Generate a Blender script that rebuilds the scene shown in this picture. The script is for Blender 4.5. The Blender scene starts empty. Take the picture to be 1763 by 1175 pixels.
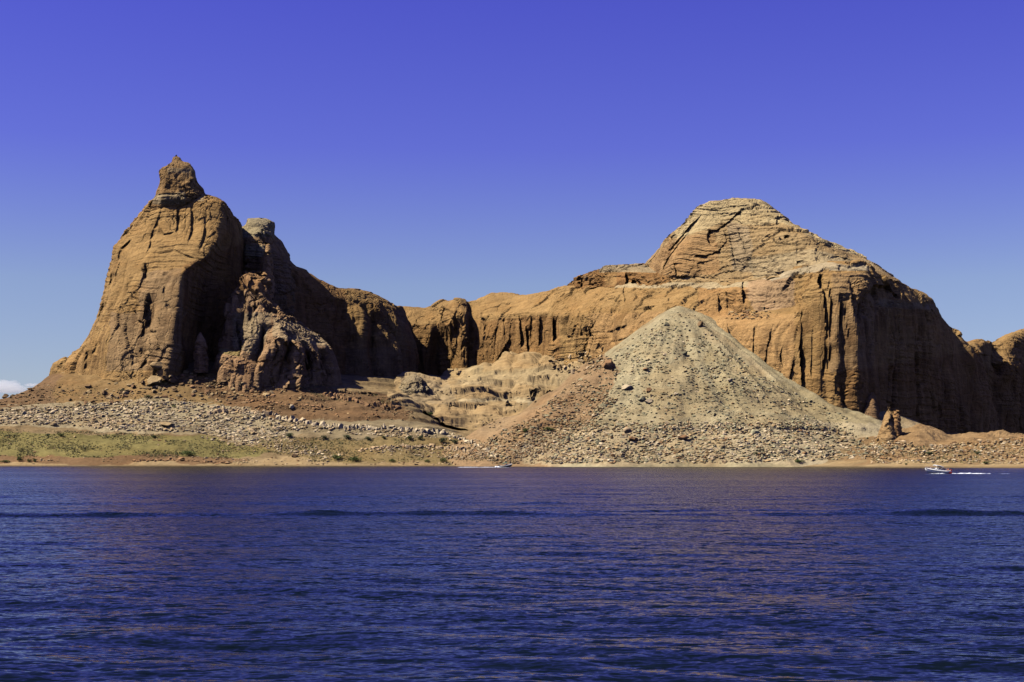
import bpy, bmesh, math, random
import numpy as np
from mathutils import Vector, Matrix
from mathutils.bvhtree import BVHTree

random.seed(7)
rng = np.random.default_rng(7)
scene = bpy.context.scene
COL = scene.collection

# ------------------------------------------------------------------ camera, sky, sun, exposure
F_PX = 1763 * 50 / 36.0                      # focal length in photo pixels
CAM_H = 4.0
PITCH = math.atan(202.5 / F_PX)              # the lake's horizon lies 202 px under the picture centre
cam_data = bpy.data.cameras.new('camera')
cam_data.sensor_width = 36.0
cam_data.lens = 50.0
cam_data.clip_start = 0.5
cam_data.clip_end = 60000.0
cam = bpy.data.objects.new('camera', cam_data)
COL.objects.link(cam)
cam.location = (0, 0, CAM_H)
cam.rotation_euler = (math.pi / 2 + PITCH, 0, 0)
scene.camera = cam

SUN_EL = math.radians(50)
SUN_DIR = Vector((-0.972 * math.cos(SUN_EL), -0.235 * math.cos(SUN_EL), math.sin(SUN_EL))).normalized()
world = bpy.data.worlds.new('World')
scene.world = world
world.use_nodes = True
wn, wl = world.node_tree.nodes, world.node_tree.links
wn.clear()
w_out = wn.new('ShaderNodeOutputWorld')
w_bg = wn.new('ShaderNodeBackground')
w_sky = wn.new('ShaderNodeTexSky')
w_sky.sky_type = 'NISHITA'
w_sky.sun_disc = False
w_sky.sun_elevation = SUN_EL
w_sky.sun_rotation = math.atan2(SUN_DIR.x, SUN_DIR.y)
w_sky.altitude = 1100
w_sky.air_density = 1.0
w_sky.dust_density = 0.6
w_sky.ozone_density = 3.0
# deep violet blue overhead, paling towards the horizon all the way round
w_geo = wn.new('ShaderNodeTexCoord')
w_sep = wn.new('ShaderNodeSeparateXYZ')
wl.new(w_geo.outputs['Generated'], w_sep.inputs[0])
w_ramp = wn.new('ShaderNodeValToRGB')
stops = [(0.0, (0.95, 0.90, 1.15)), (0.05, (1.08, 1.02, 1.22)), (0.12, (1.16, 1.05, 1.29)), (0.215, (0.87, 0.67, 1.66)), (0.31, (0.76, 0.54, 1.78)), (0.6, (0.54, 0.45, 1.25)), (1.0, (0.42, 0.40, 0.95))]
el = w_ramp.color_ramp.elements
while len(el) < len(stops):
    el.new(0.5)
for e, (p_, c_) in zip(el, stops):
    e.position = p_
    e.color = (c_[0] / 2, c_[1] / 2, c_[2] / 2, 1)
wl.new(w_sep.outputs[2], w_ramp.inputs[0])
w_tint = wn.new('ShaderNodeMix')
w_tint.data_type = 'RGBA'
w_tint.blend_type = 'MULTIPLY'
w_tint.inputs['Factor'].default_value = 1.0
wl.new(w_sky.outputs[0], w_tint.inputs[6])
wl.new(w_ramp.outputs[0], w_tint.inputs[7])
wl.new(w_tint.outputs[2], w_bg.inputs[0])
wl.new(w_bg.outputs[0], w_out.inputs[0])
w_bg.inputs['Strength'].default_value = 0.10   # the ramp halves it

sun_data = bpy.data.lights.new('sun', 'SUN')
sun_data.energy = 5.0
sun_data.angle = math.radians(0.5)
sun_data.color = (1.0, 0.93, 0.80)
sun = bpy.data.objects.new('sun', sun_data)
COL.objects.link(sun)
sun.rotation_euler = SUN_DIR.to_track_quat('Z', 'Y').to_euler()
sun.location = (-300, -100, 400)

scene.view_settings.view_transform = 'Standard'
scene.view_settings.look = 'None'
scene.view_settings.exposure = 0.68
scene.view_settings.gamma = 1.0
scene.view_settings.use_curve_mapping = False
scene.cycles.diffuse_bounces = 0
scene.cycles.volume_bounces = 4

# ------------------------------------------------------------------ numeric helpers
CP, SP = math.cos(PITCH), math.sin(PITCH)

def to_world(px, py, Y):
    """photo pixel + distance -> metres"""
    px, py, Y = np.asarray(px, float), np.asarray(py, float), np.asarray(Y, float)
    a, b = (px - 881.5) / F_PX, (587.5 - py) / F_PX
    fwd, up = CP - b * SP, SP + b * CP
    return np.stack([a / fwd * Y, Y, CAM_H + up / fwd * Y], -1)

def to_pix(P):
    x, y, z = P[..., 0], P[..., 1], P[..., 2] - CAM_H
    fwd, up = y * CP + z * SP, -y * SP + z * CP
    return 881.5 + F_PX * x / fwd, 587.5 - F_PX * up / fwd

def _h(ix, iy, iz, seed):
    n = (ix * 374761393 + iy * 668265263 + iz * 2147483647 + seed * 1274126177) & 0xFFFFFFFF
    n = ((n ^ (n >> 13)) * 1274126177) & 0xFFFFFFFF
    n = ((n ^ (n >> 16)) * 2246822519) & 0xFFFFFFFF
    return ((n ^ (n >> 15)) & 0xFFFFFF) / float(0xFFFFFF)

def noise3(P, scale, seed=0):
    """smooth value noise, about -1..1; scale is metres per cell, may be a triple"""
    q = P / np.asarray(scale, float) + 1000.37
    i = np.floor(q).astype(np.int64)
    f = q - i
    w = f * f * f * (f * (f * 6 - 15) + 10)
    out = 0
    for dx in (0, 1):
        wx = w[..., 0] if dx else 1 - w[..., 0]
        for dy in (0, 1):
            wy = w[..., 1] if dy else 1 - w[..., 1]
            for dz in (0, 1):
                wz = w[..., 2] if dz else 1 - w[..., 2]
                out = out + wx * wy * wz * _h(i[..., 0] + dx, i[..., 1] + dy, i[..., 2] + dz, seed)
    return out * 2 - 1

def fbm(P, scale, octv=4, seed=0, gain=0.5):
    s = np.asarray(scale, float)
    a, out, tot = 1.0, 0, 0
    for k in range(octv):
        out = out + a * noise3(P, s / 2 ** k, seed + k * 17)
        tot += a
        a *= gain
    return out / tot

def cells(P, scale, seed=0):
    """Worley cells: (distance to edge-ish F2-F1, random per cell)"""
    q = P / np.asarray(scale, float) + 500.13
    i = np.floor(q).astype(np.int64)
    f1 = np.full(q.shape[:-1], 9.0)
    f2 = f1.copy()
    idv = np.zeros_like(f1)
    for dx in (-1, 0, 1):
        for dy in (-1, 0, 1):
            for dz in (-1, 0, 1):
                c = (i[..., 0] + dx, i[..., 1] + dy, i[..., 2] + dz)
                d = ((c[0] + _h(*c, seed) - q[..., 0]) ** 2 + (c[1] + _h(*c, seed + 1) - q[..., 1]) ** 2
                     + (c[2] + _h(*c, seed + 2) - q[..., 2]) ** 2) ** 0.5
                r = _h(*c, seed + 3)
                near = d < f1
                f2 = np.where(near, f1, np.minimum(f2, d))
                idv = np.where(near, r, idv)
                f1 = np.where(near, d, f1)
    return f2 - f1, idv

def sstep(a, b, x):
    t = np.clip((x - a) / (b - a), 0, 1)
    return t * t * (3 - 2 * t)

def pchip(t, y, tn):
    """monotone cubic through (t, y[:, k]) sampled at tn"""
    t = np.asarray(t, float)
    y = np.asarray(y, float)
    h = np.diff(t)[:, None]
    d = np.diff(y, axis=0) / h
    m = np.zeros_like(y)
    if len(t) > 2:
        w1, w2 = 2 * h[1:] + h[:-1], h[1:] + 2 * h[:-1]
        ok = (d[:-1] * d[1:]) > 0
        with np.errstate(divide='ignore', invalid='ignore'):
            hm = (w1 + w2) / (w1 / d[:-1] + w2 / d[1:])
        m[1:-1] = np.where(ok, hm, 0)
    m[0], m[-1] = d[0], d[-1]
    k = np.clip(np.searchsorted(t, tn) - 1, 0, len(t) - 2)
    hh = h[k]
    s = ((tn - t[k])[:, None]) / hh
    return ((1 + 2 * s) * (1 - s) ** 2 * y[k] + s * (1 - s) ** 2 * hh * m[k]
            + s * s * (3 - 2 * s) * y[k + 1] + s * s * (s - 1) * hh * m[k + 1])

def in_poly(x, y, poly):
    res = np.zeros(x.shape, bool)
    n = len(poly)
    for a in range(n):
        x0, y0 = poly[a]
        x1, y1 = poly[(a + 1) % n]
        if y0 == y1:
            continue
        c = (y0 > y) != (y1 > y)
        res ^= c & (x < (x1 - x0) * (y - y0) / (y1 - y0) + x0)
    return res

def seg_dist(x, y, pts):
    best = np.full(x.shape, 1e9)
    for (x0, y0), (x1, y1) in zip(pts[:-1], pts[1:]):
        dx, dy = x1 - x0, y1 - y0
        t = np.clip(((x - x0) * dx + (y - y0) * dy) / (dx * dx + dy * dy), 0, 1)
        best = np.minimum(best, np.hypot(x - x0 - t * dx, y - y0 - t * dy))
    return best

def depth_scale(px):
    """the eastern massif stands nearer than first plotted"""
    return 1 - 0.12 * sstep(820, 1180, px)

def loft(columns, step=0.8, closed=False, back=None, scale_depth=False):
    """control columns of (px, py, distance), foot to crest -> dense grid of points"""
    cols = []
    for c in columns:
        c = np.array(c, float)
        if scale_depth:
            c[:, 2] *= depth_scale(c[:, 0])
        W = to_world(c[:, 0], c[:, 1], c[:, 2])
        if back is not None:
            e = W[-1]
            W = np.vstack([W, e + (0, back * 0.4, -back * 0.06), e + (0, back, -max(e[2] - W[0][2], 5) - 4)])
        cols.append(W)
    if closed:
        cols = cols + [cols[0]]
    L = max(np.linalg.norm(np.diff(w, axis=0), axis=1).sum() for w in cols)
    nv = int(L / step)
    R = []
    for w in cols:
        t = np.concatenate([[0], np.cumsum(np.linalg.norm(np.diff(w, axis=0), axis=1) + 1e-6)])
        R.append(pchip(t / t[-1], w, np.linspace(0, 1, nv)))
    R = np.array(R)                                           # columns x rows x 3
    seg = np.linalg.norm(np.diff(R, axis=0), axis=2)
    t = np.concatenate([[0], np.cumsum(np.percentile(seg, 60, axis=1) + 1e-6)])
    nu = int(t[-1] / step)
    tn = np.linspace(0, t[-1], nu)
    G = pchip(t, R.reshape(len(cols), -1), tn).reshape(nu, nv, 3)
    if closed:
        G[-1] = G[0]
    return G

def grid_normals(G):
    du = np.gradient(G, axis=0)
    dv = np.gradient(G, axis=1)
    n = np.cross(du, dv)
    n /= np.linalg.norm(n, axis=-1, keepdims=True) + 1e-9
    if n[..., 1].mean() > 0 and abs(n[..., 1].mean()) > abs(n[..., 2].mean()) or \
       (abs(n[..., 1].mean()) <= abs(n[..., 2].mean()) and n[..., 2].mean() < 0):
        n = -n
    return n

def smooth_normals(G, k=4):
    n = grid_normals(G)
    for _ in range(k):
        n[1:-1] = (n[:-2] + 2 * n[1:-1] + n[2:]) / 4
        n[:, 1:-1] = (n[:, :-2] + 2 * n[:, 1:-1] + n[:, 2:]) / 4
    return n / (np.linalg.norm(n, axis=-1, keepdims=True) + 1e-9)

def grid_faces(nu, nv):
    i = np.arange(nu - 1)[:, None] * nv + np.arange(nv - 1)[None, :]
    return np.stack([i, i + nv, i + nv + 1, i + 1], -1).reshape(-1, 4)

def make_mesh(name, V, Fc, mat, tint=None, smooth=True):
    """V: n x 3, Fc: m x 3 or m x 4 -> mesh object"""
    V, Fc = np.ascontiguousarray(V, np.float32), np.ascontiguousarray(Fc, np.int32)
    me = bpy.data.meshes.new(name)
    k = Fc.shape[1]
    me.vertices.add(len(V))
    me.vertices.foreach_set('co', V.ravel())
    me.loops.add(Fc.size)
    me.loops.foreach_set('vertex_index', Fc.ravel())
    me.polygons.add(len(Fc))
    me.polygons.foreach_set('loop_start', np.arange(0, Fc.size, k, dtype=np.int32))
    me.polygons.foreach_set('use_smooth', np.full(len(Fc), smooth, bool))
    me.update(calc_edges=True)
    if tint is not None:
        at = me.attributes.new('tint', 'FLOAT_COLOR', 'POINT')
        c = np.ones((len(V), 4), np.float32)
        c[:, :3] = tint
        at.data.foreach_set('color', c.ravel())
    me.materials.append(mat)
    o = bpy.data.objects.new(name, me)
    COL.objects.link(o)
    return o

def tag(o, label=None, cat=None, group=None, kind=None):
    if label: o['label'] = label
    if cat: o['category'] = cat
    if group: o['group'] = group
    if kind: o['kind'] = kind
    return o

# ------------------------------------------------------------------ materials
def new_mat(name):
    m = bpy.data.materials.new(name)
    m.use_nodes = True
    nt = m.node_tree
    nt.nodes.clear()
    out = nt.nodes.new('ShaderNodeOutputMaterial')
    b = nt.nodes.new('ShaderNodeBsdfPrincipled')
    nt.links.new(b.outputs[0], out.inputs[0])
    return m, nt, b

class N:
    """tiny node-graph helper"""
    def __init__(self, nt):
        self.nt = nt
    def node(self, kind, **kw):
        n = self.nt.nodes.new(kind)
        for k, v in kw.items():
            setattr(n, k, v)
        return n
    def link(self, a, b):
        self.nt.links.new(a, b)
    def scaled(self, vec, s):
        n = self.node('ShaderNodeVectorMath', operation='MULTIPLY')
        self.link(vec, n.inputs[0])
        n.inputs[1].default_value = s
        return n.outputs[0]
    def tilted(self, vec):
        n = self.node('ShaderNodeVectorRotate', rotation_type='EULER_XYZ')
        self.link(vec, n.inputs['Vector'])
        n.inputs['Rotation'].default_value = (0.06, 0.10, 0.0)
        return n.outputs[0]
    def noise(self, vec, scale, detail=4, rough=0.55, dist=0.0):
        n = self.node('ShaderNodeTexNoise')
        self.link(vec, n.inputs['Vector'])
        n.inputs['Scale'].default_value = scale
        n.inputs['Detail'].default_value = detail
        n.inputs['Roughness'].default_value = rough
        n.inputs['Distortion'].default_value = dist
        return n.outputs['Fac']
    def remap(self, v, a, b, c, d):
        n = self.node('ShaderNodeMapRange')
        self.link(v, n.inputs[0])
        for k, x in enumerate((a, b, c, d)):
            n.inputs[k + 1].default_value = x
        return n.outputs[0]
    def math(self, op, a, b=None):
        n = self.node('ShaderNodeMath', operation=op)
        for k, x in enumerate((a, b)):
            if x is None: continue
            if isinstance(x, (int, float)): n.inputs[k].default_value = x
            else: self.link(x, n.inputs[k])
        return n.outputs[0]
    def mix(self, fac, a, b, mode='MIX'):
        n = self.node('ShaderNodeMix', data_type='RGBA', blend_type=mode)
        for sock, x in ((n.inputs[0], fac), (n.inputs[6], a), (n.inputs[7], b)):
            if isinstance(x, (int, float)): sock.default_value = x
            elif isinstance(x, tuple): sock.default_value = x + (1,)
            else: self.link(x, sock)
        return n.outputs[2]
    def gray(self, v):
        n = self.node('ShaderNodeCombineColor')
        for k in range(3): self.link(v, n.inputs[k])
        return n.outputs[0]

def rock_material(name, varnish=1.0, banding=1.0, tint=None, bump=0.75, speckle=0.26, joints=0.0):
    m, nt, b = new_mat(name)
    g = N(nt)
    geo = g.node('ShaderNodeNewGeometry')
    pos = geo.outputs['Position']
    if tint is None:
        at = g.node('ShaderNodeAttribute', attribute_name='tint')
        col = at.outputs['Color']
    else:
        rgb = g.node('ShaderNodeRGB')
        rgb.outputs[0].default_value = tint + (1,)
        col = rgb.outputs[0]
        inf = g.node('ShaderNodeObjectInfo')
        col = g.mix(1.0, col, g.gray(g.remap(inf.outputs['Random'], 0, 1, 0.75, 1.22)), 'MULTIPLY')
    # broad colour drift
    big = g.noise(pos, 0.02, 4)
    col = g.mix(1.0, col, g.gray(g.remap(big, 0.3, 0.7, 0.86, 1.14)), 'MULTIPLY')
    red = g.remap(g.noise(g.scaled(pos, (1, 1, 2.5)), 0.035, 3), 0.48, 0.68, 0, 0.45)
    col = g.mix(red, col, g.mix(1.0, col, (0.92, 0.80, 0.66), 'MULTIPLY'))
    # thin bedding in the sandstone
    bed = g.noise(g.scaled(g.tilted(pos), (0.035, 0.05, 0.75)), 1.0, 6, 0.66, 0.5)
    col = g.mix(1.0, col, g.gray(g.remap(bed, 0.3, 0.7, 1 - 0.20 * banding, 1 + 0.18 * banding)), 'MULTIPLY')
    if varnish:
        # dark desert varnish running down steep faces
        sep = g.node('ShaderNodeSeparateXYZ')
        g.link(geo.outputs['True Normal'], sep.inputs[0])
        steep = g.remap(g.math('ABSOLUTE', sep.outputs[2]), 0.25, 0.6, 1, 0)
        st = g.noise(g.scaled(pos, (0.16, 0.16, 0.012)), 1.0, 5, 0.6)
        st2 = g.noise(pos, 0.03, 3)
        k = g.math('MULTIPLY', g.remap(st, 0.43, 0.60, 0, 1), g.remap(st2, 0.38, 0.55, 0.15, 1))
        k = g.math('MULTIPLY', g.math('MULTIPLY', k, steep), 0.9 * varnish)
        col = g.mix(k, col, g.mix(1.0, col, (0.46, 0.43, 0.44), 'MULTIPLY'))
    mott = g.noise(pos, 0.11, 7, 0.68)
    col = g.mix(1.0, col, g.gray(g.remap(mott, 0.3, 0.7, 0.80, 1.17)), 'MULTIPLY')
    fine = g.noise(pos, 0.55, 6, 0.7)
    col = g.mix(1.0, col, g.gray(g.remap(fine, 0.25, 0.75, 1 - speckle, 1 + speckle)), 'MULTIPLY')
    g.link(col, b.inputs['Base Color'])
    b.inputs['Roughness'].default_value = 0.95
    b.inputs['Specular IOR Level'].default_value = 0.12
    hb = g.math('ADD', g.math('MULTIPLY', fine, 1.0), g.math('MULTIPLY', g.noise(g.scaled(pos, (0.25, 0.25, 1.3)), 0.9, 5, 0.65), 0.6))
    if joints:
        wpos = g.node('ShaderNodeVectorMath', operation='MULTIPLY_ADD')
        nz_ = g.node('ShaderNodeTexNoise')
        g.link(pos, nz_.inputs['Vector']); nz_.inputs['Scale'].default_value = 0.07; nz_.inputs['Detail'].default_value = 4
        g.link(nz_.outputs['Color'], wpos.inputs[0]); wpos.inputs[1].default_value = (14, 14, 14); g.link(pos, wpos.inputs[2])
        for scl, amt in (((0.10, 0.10, 0.014), 1.3), ((0.035, 0.035, 0.30), 1.0)):
            vo = g.node('ShaderNodeTexVoronoi', feature='DISTANCE_TO_EDGE')
            g.link(g.scaled(wpos.outputs[0], scl), vo.inputs['Vector'])
            vo.inputs['Scale'].default_value = 1.0
            hb = g.math('ADD', hb, g.math('MULTIPLY', g.remap(vo.outputs['Distance'], 0.0, 0.06, 0, 1), amt * joints))
    bp = g.node('ShaderNodeBump')
    bp.inputs['Strength'].default_value = bump
    bp.inputs['Distance'].default_value = 0.7 if not joints else 1.1
    g.link(hb, bp.inputs['Height'])
    g.link(bp.outputs[0], b.inputs['Normal'])
    return m

def plain_material(name, col, rough=0.5, noise_amt=0.12, scale=3.0, metallic=0.0, spec=0.5):
    m, nt, b = new_mat(name)
    g = N(nt)
    tc = g.node('ShaderNodeTexCoord')
    n = g.noise(tc.outputs['Object'], scale, 4)
    c = g.mix(1.0, col, g.gray(g.remap(n, 0.3, 0.7, 1 - noise_amt, 1 + noise_amt)), 'MULTIPLY')
    g.link(c, b.inputs['Base Color'])
    b.inputs['Roughness'].default_value = rough
    b.inputs['Metallic'].default_value = metallic
    b.inputs['Specular IOR Level'].default_value = spec
    return m

M_CLIFF = rock_material('sandstone', joints=0.3)
M_SLICK = rock_material('slickrock_stone', varnish=0, banding=1.2, bump=0.45, speckle=0.16)
M_GROUND = rock_material('shore_ground', varnish=0, banding=0.35, bump=0.8, speckle=0.28)
M_RUBBLE = rock_material('rubble_stone', varnish=0, banding=0.2, bump=0.5, speckle=0.25)
OCHRE = np.array((0.37, 0.230, 0.088))
RUST = np.array((0.32, 0.17, 0.063))
BROWN = np.array((0.27, 0.18, 0.095))
PALE = np.array((0.47, 0.385, 0.225))
CREAM = np.array((0.52, 0.44, 0.28))
GREYGREEN = np.array((0.39, 0.33, 0.19))
SAND = np.array((0.47, 0.335, 0.165))
REDSOIL = np.array((0.275, 0.16, 0.075))
OLIVE = np.array((0.275, 0.235, 0.075))

# ------------------------------------------------------------------ sculpting of rock masses
def sculpt(G, flute=2.0, flute_w=14, bed=0.6, lump=1.5, block=0.6, seed=0, keep_crest=1.0, block_size=(9, 9, 7)):
    """erode a smooth lofted mass: rounded vertical flutes, bedding ledges, lumps, fractured blocks"""
    n = smooth_normals(G, 6)
    steep = 1 - sstep(0.35, 0.8, np.abs(n[..., 2]))
    warp = G + np.stack([fbm(G, 30, 2, seed + 5) * 6, fbm(G, 30, 2, seed + 6) * 6, np.zeros(G.shape[:2])], -1)
    a = np.abs(noise3(warp, (flute_w, flute_w, flute_w * 9), seed + 1))
    b = np.abs(noise3(warp, (flute_w * .42, flute_w * .42, flute_w * 4), seed + 2))
    gate = sstep(-0.35, 0.4, noise3(G, 55, seed + 3))
    d = flute * (a * 1.5 - 0.45) * (0.35 + 0.65 * gate) * steep + flute * 0.4 * (b - 0.3) * (1 - .4 * gate) * steep
    wj = warp + np.stack([fbm(G, 10, 3, seed + 51) * 2.2, fbm(G, 10, 3, seed + 52) * 2.2, np.zeros(G.shape[:2])], -1)
    zz = G * 1.0
    zz[..., 2] += 6 * fbm(G, 60, 3, seed + 8) + 0.10 * G[..., 0]
    # hard and soft beds: sharp-lipped ledges, stronger in some beds than in others
    gate2 = sstep(-0.25, 0.5, noise3(G, (50, 50, 18), seed + 12))
    for per, am in ((4.3, 0.9), (1.9, 0.45)):
        sw = (zz[..., 2] / per + 0.8 * fbm(G, 35, 2, seed + 45)) % 1.0
        d = d + bed * am * gate2 * (sstep(0.0, 0.2, sw) - sw + 0.3)
    # upright joints of every size
    for w_, hgt, am, sd_ in ((6.5, 80, 0.55, 47), (15, 120, 0.8, 49)):
        cr = np.abs(noise3(wj, (w_, w_, hgt), seed + sd_))
        gj = sstep(-0.1, 0.35, noise3(G, (30, 30, 26), seed + sd_ + 1))
        d = d - am * min(1.5, 0.6 * flute) * gj * steep * (1 - sstep(0.0, 0.075, cr))
    d = d + lump * fbm(G, 24, 5, seed + 14, 0.52) + 0.35 * fbm(G, 4.5, 3, seed + 16, 0.6)
    if block:
        # slabs that have spalled off along joints
        wp = warp + np.stack([fbm(G, 9, 4, seed + 41) * 4.0, fbm(G, 9, 4, seed + 42) * 4.0, fbm(G, 9, 4, seed + 43) * 3.5 + 0.12 * G[..., 0]], -1)
        edge, cid = cells(wp, block_size, seed + 20)
        g3 = sstep(-0.25, 0.35, noise3(G, 38, seed + 23))
        d = d + block * g3 * ((cid - 0.5) * 1.9 - 0.35 * (1 - sstep(0, 0.10, edge)))
        edge, cid = cells(wp, np.array(block_size) * 0.4, seed + 30)
        g4 = sstep(0.0, 0.5, noise3(G, 26, seed + 33))
        d = d + block * 0.4 * g4 * ((cid - 0.5) * 1.8 - 0.4 * (1 - sstep(0, 0.15, edge)))
    return G + n * d[..., None]

def line_side(x, y, pts):
    """signed distance to a joint (positive right of it or below it) and the place along it, 0..1"""
    best, sg, tt = np.full(x.shape, 1e9), np.zeros(x.shape), np.zeros(x.shape)
    n = len(pts) - 1
    down = abs(pts[-1][1] - pts[0][1]) > abs(pts[-1][0] - pts[0][0])
    if (down and pts[-1][1] < pts[0][1]) or (not down and pts[-1][0] < pts[0][0]):
        pts = pts[::-1]
    for k, ((x0, y0), (x1, y1)) in enumerate(zip(pts[:-1], pts[1:])):
        dx, dy = x1 - x0, y1 - y0
        t = np.clip(((x - x0) * dx + (y - y0) * dy) / (dx * dx + dy * dy), 0, 1)
        d = np.hypot(x - x0 - t * dx, y - y0 - t * dy)
        cr = dx * (y - y0) - dy * (x - x0)
        near = d < best
        sg = np.where(near, np.sign(-cr if down else cr), sg)
        tt = np.where(near, (k + t) / n, tt)
        best = np.minimum(best, d)
    return best * sg, tt

def carve(G, cuts):
    """open joints and recesses (photo position, width in px, depth in m) in the front of a mass"""
    px, py = to_pix(G)
    n = grid_normals(G)
    front = sstep(0.02, 0.25, -n[..., 1] + 0.25)
    cuts = [(p_, w_, d_ * (1.1 if w_ < 3.2 else 1.2)) for p_, w_, d_ in cuts]
    jx = 3.5 * fbm(G, 14, 4, 77)
    jy = 3.0 * fbm(G, 14, 3, 78)
    vary = np.clip(0.75 + 1.1 * fbm(G, (18, 18, 10), 3, 79), 0.1, 1.5)
    for pts, w, depth in cuts:
        if len(pts) == 1:
            (cx, cy, rx, ry), = pts
            r = np.hypot((px + jx - cx) / rx, (py + jy - cy) / ry)
            k = 1 - sstep(0.7 if w == 1 else w, 1.0, r)
        else:
            sd, t = line_side(px + jx, py + jy, pts)
            taper = np.minimum(1, np.minimum(5 * t + 0.05, 5 * (1 - t) + 0.05))
            k = sstep(-1.6, 0.9, sd) * np.exp(-(np.maximum(sd, 0) / (w * 2.4)) ** 1.2) * taper * vary
        G = G + np.stack([np.zeros_like(k), k * depth * front, np.zeros_like(k)], -1)
    return G

def paint(G, base, zones, seed=0, rough=7.0):
    """the stone's own colours by bed and outcrop; zones = (photo polygon, colour, amount)"""
    px, py = to_pix(G)
    jx, jy = 2.2 * rough * fbm(G, 26, 5, seed + 90, 0.62), 1.6 * rough * fbm(G, 26, 5, seed + 91, 0.62)
    t = np.broadcast_to(base, G.shape).copy()
    mixn = sstep(-0.4, 0.5, fbm(G, (45, 45, 18), 3, seed + 95))[..., None]
    t = t * (1 - 0.35 * mixn) + (base * np.array((0.86, 0.78, 0.72))) * 0.35 * mixn
    for poly, colr, amt in zones:
        k = in_poly(px + jx, py + jy, poly)[..., None] * amt
        t = t * (1 - k) + np.asarray(colr) * k
    return t

ALBEDO = {'terrain': 0.58, 'talus_slope': 0.70, 'slickrock': 0.80, 'outcrop': 0.8, 'block_ledge': 0.76, 'peak': 0.74}
SURF = []                                          # (vertices, quads) for finding the ground under things

def rock_object(name, G, tint, mat=M_CLIFF, ground=False, smooth=False, **kw):
    nu, nv = G.shape[:2]
    Fc = grid_faces(nu, nv)
    V = G.reshape(-1, 3)
    a, b, c = V[Fc[:, 0]], V[Fc[:, 1]], V[Fc[:, 2]]
    fn = np.cross(b - a, c - a)
    mid = (a + c) / 2
    if (fn[:, 1]).sum() > 0 and not ground or ground and fn[:, 2].sum() < 0:
        Fc = Fc[:, ::-1]
    o = make_mesh(name, V, Fc, mat, tint.reshape(-1, 3) * ALBEDO.get(name, 0.77), smooth)
    tag(o, **kw)
    SURF.append((V, Fc, name))
    return o

# --- shore terrain, from under the water to behind the cliffs
terr = [
    (-1000, [(800, 820), (795, 840), (788, 870), (782, 900), (778, 940), (780, 1000), (785, 1100)]),
    (-420, [(797, 775), (790, 785), (770, 800), (755, 830), (745, 870), (748, 930), (755, 1000)]),
    (-150, [(798, 765), (788, 775), (765, 792), (740, 815), (722, 842), (708, 880), (712, 930), (730, 1000)]),
    (0,    [(797, 758), (787, 768), (762, 790), (736, 814), (715, 840), (700, 866), (689, 896), (690, 940), (720, 1010)]),
    (50,   [(797, 757), (787, 767), (763, 788), (738, 813), (715, 840), (697, 868), (672, 912), (672, 960), (690, 1020)]),
    (100,  [(796, 757), (786, 766), (764, 786), (740, 812), (715, 842), (690, 875), (656, 930), (640, 990), (640, 1040)]),
    (200,  [(795, 757), (784, 766), (762, 786), (744, 808), (715, 842), (682, 878), (650, 912), (630, 960), (620, 1040)]),
    (300,  [(794, 755), (784, 765), (765, 783), (741, 812), (711, 842), (680, 868), (640, 892), (618, 930), (610, 1040)]),
    (400,  [(796, 752), (787, 762), (771, 775), (746, 805), (711, 838), (686, 862), (655, 888), (630, 940), (620, 1040)]),
    (500,  [(797, 753), (790, 760), (770, 778), (736, 815), (716, 835), (690, 858), (664, 890), (640, 960), (630, 1050)]),
    (600,  [(798, 752), (790, 760), (766, 785), (736, 812), (711, 840), (695, 862), (668, 920), (650, 1000), (640, 1100)]),
    (700,  [(798, 751), (790, 760), (771, 780), (746, 805), (721, 835), (704, 862), (690, 905), (670, 980), (650, 1120)]),
    (800,  [(798, 746), (791, 756), (776, 772), (761, 790), (753, 812), (747, 840), (744, 890), (735, 960), (700, 1120)]),
    (900,  [(799, 732), (793, 742), (780, 760), (766, 780), (756, 800), (747, 830), (743, 880), (735, 960), (700, 1120)]),
    (1000, [(800, 710), (795, 720), (782, 738), (767, 760), (750, 788), (738, 820), (728, 870), (715, 940), (690, 1080)]),
    (1200, [(800, 672), (796, 680), (788, 692), (776, 712), (765, 740), (757, 780), (750, 830), (745, 900), (730, 1050)]),
    (1400, [(801, 645), (797, 653), (789, 664), (778, 682), (768, 704), (758, 735), (752, 780), (748, 850), (740, 1000)]),
    (1500, [(801, 640), (796, 649), (786, 662), (773, 680), (762, 702), (752, 730), (746, 770), (742, 840), (740, 1000)]),
    (1580, [(801, 632), (794, 641), (780, 656), (762, 676), (747, 700), (740, 725), (741, 770), (742, 840), (742, 1000)]),
    (1640, [(802, 628), (794, 640), (781, 656), (770, 676), (762, 700), (758, 740), (755, 790), (752, 860), (748, 1000)]),
    (1700, [(803, 622), (794, 634), (779, 650), (764, 668), (754, 690), (753, 730), (755, 790), (754, 860), (750, 1010)]),
    (1780, [(803, 618), (793, 632), (776, 648), (763, 668), (757, 700), (757, 750), (757, 800), (756, 880), (752, 1040)]),
    (3000, [(803, 640), (792, 670), (780, 700), (772, 740), (766, 800), (763, 880), (760, 960), (757, 1040), (754, 1150)]),
    (2100, [(803, 618), (790, 635), (775, 655), (765, 690), (760, 740), (758, 800), (757, 860), (756, 930), (752, 1050)]),
]
shore_py = lambda x: np.interp(x, [-420, 0, 500, 800, 1200, 1500, 1763, 2100], [803.0, 803, 803, 803, 803.5, 805, 806.3, 807])
terr.sort(key=lambda q: q[0])
cols = []
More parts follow.
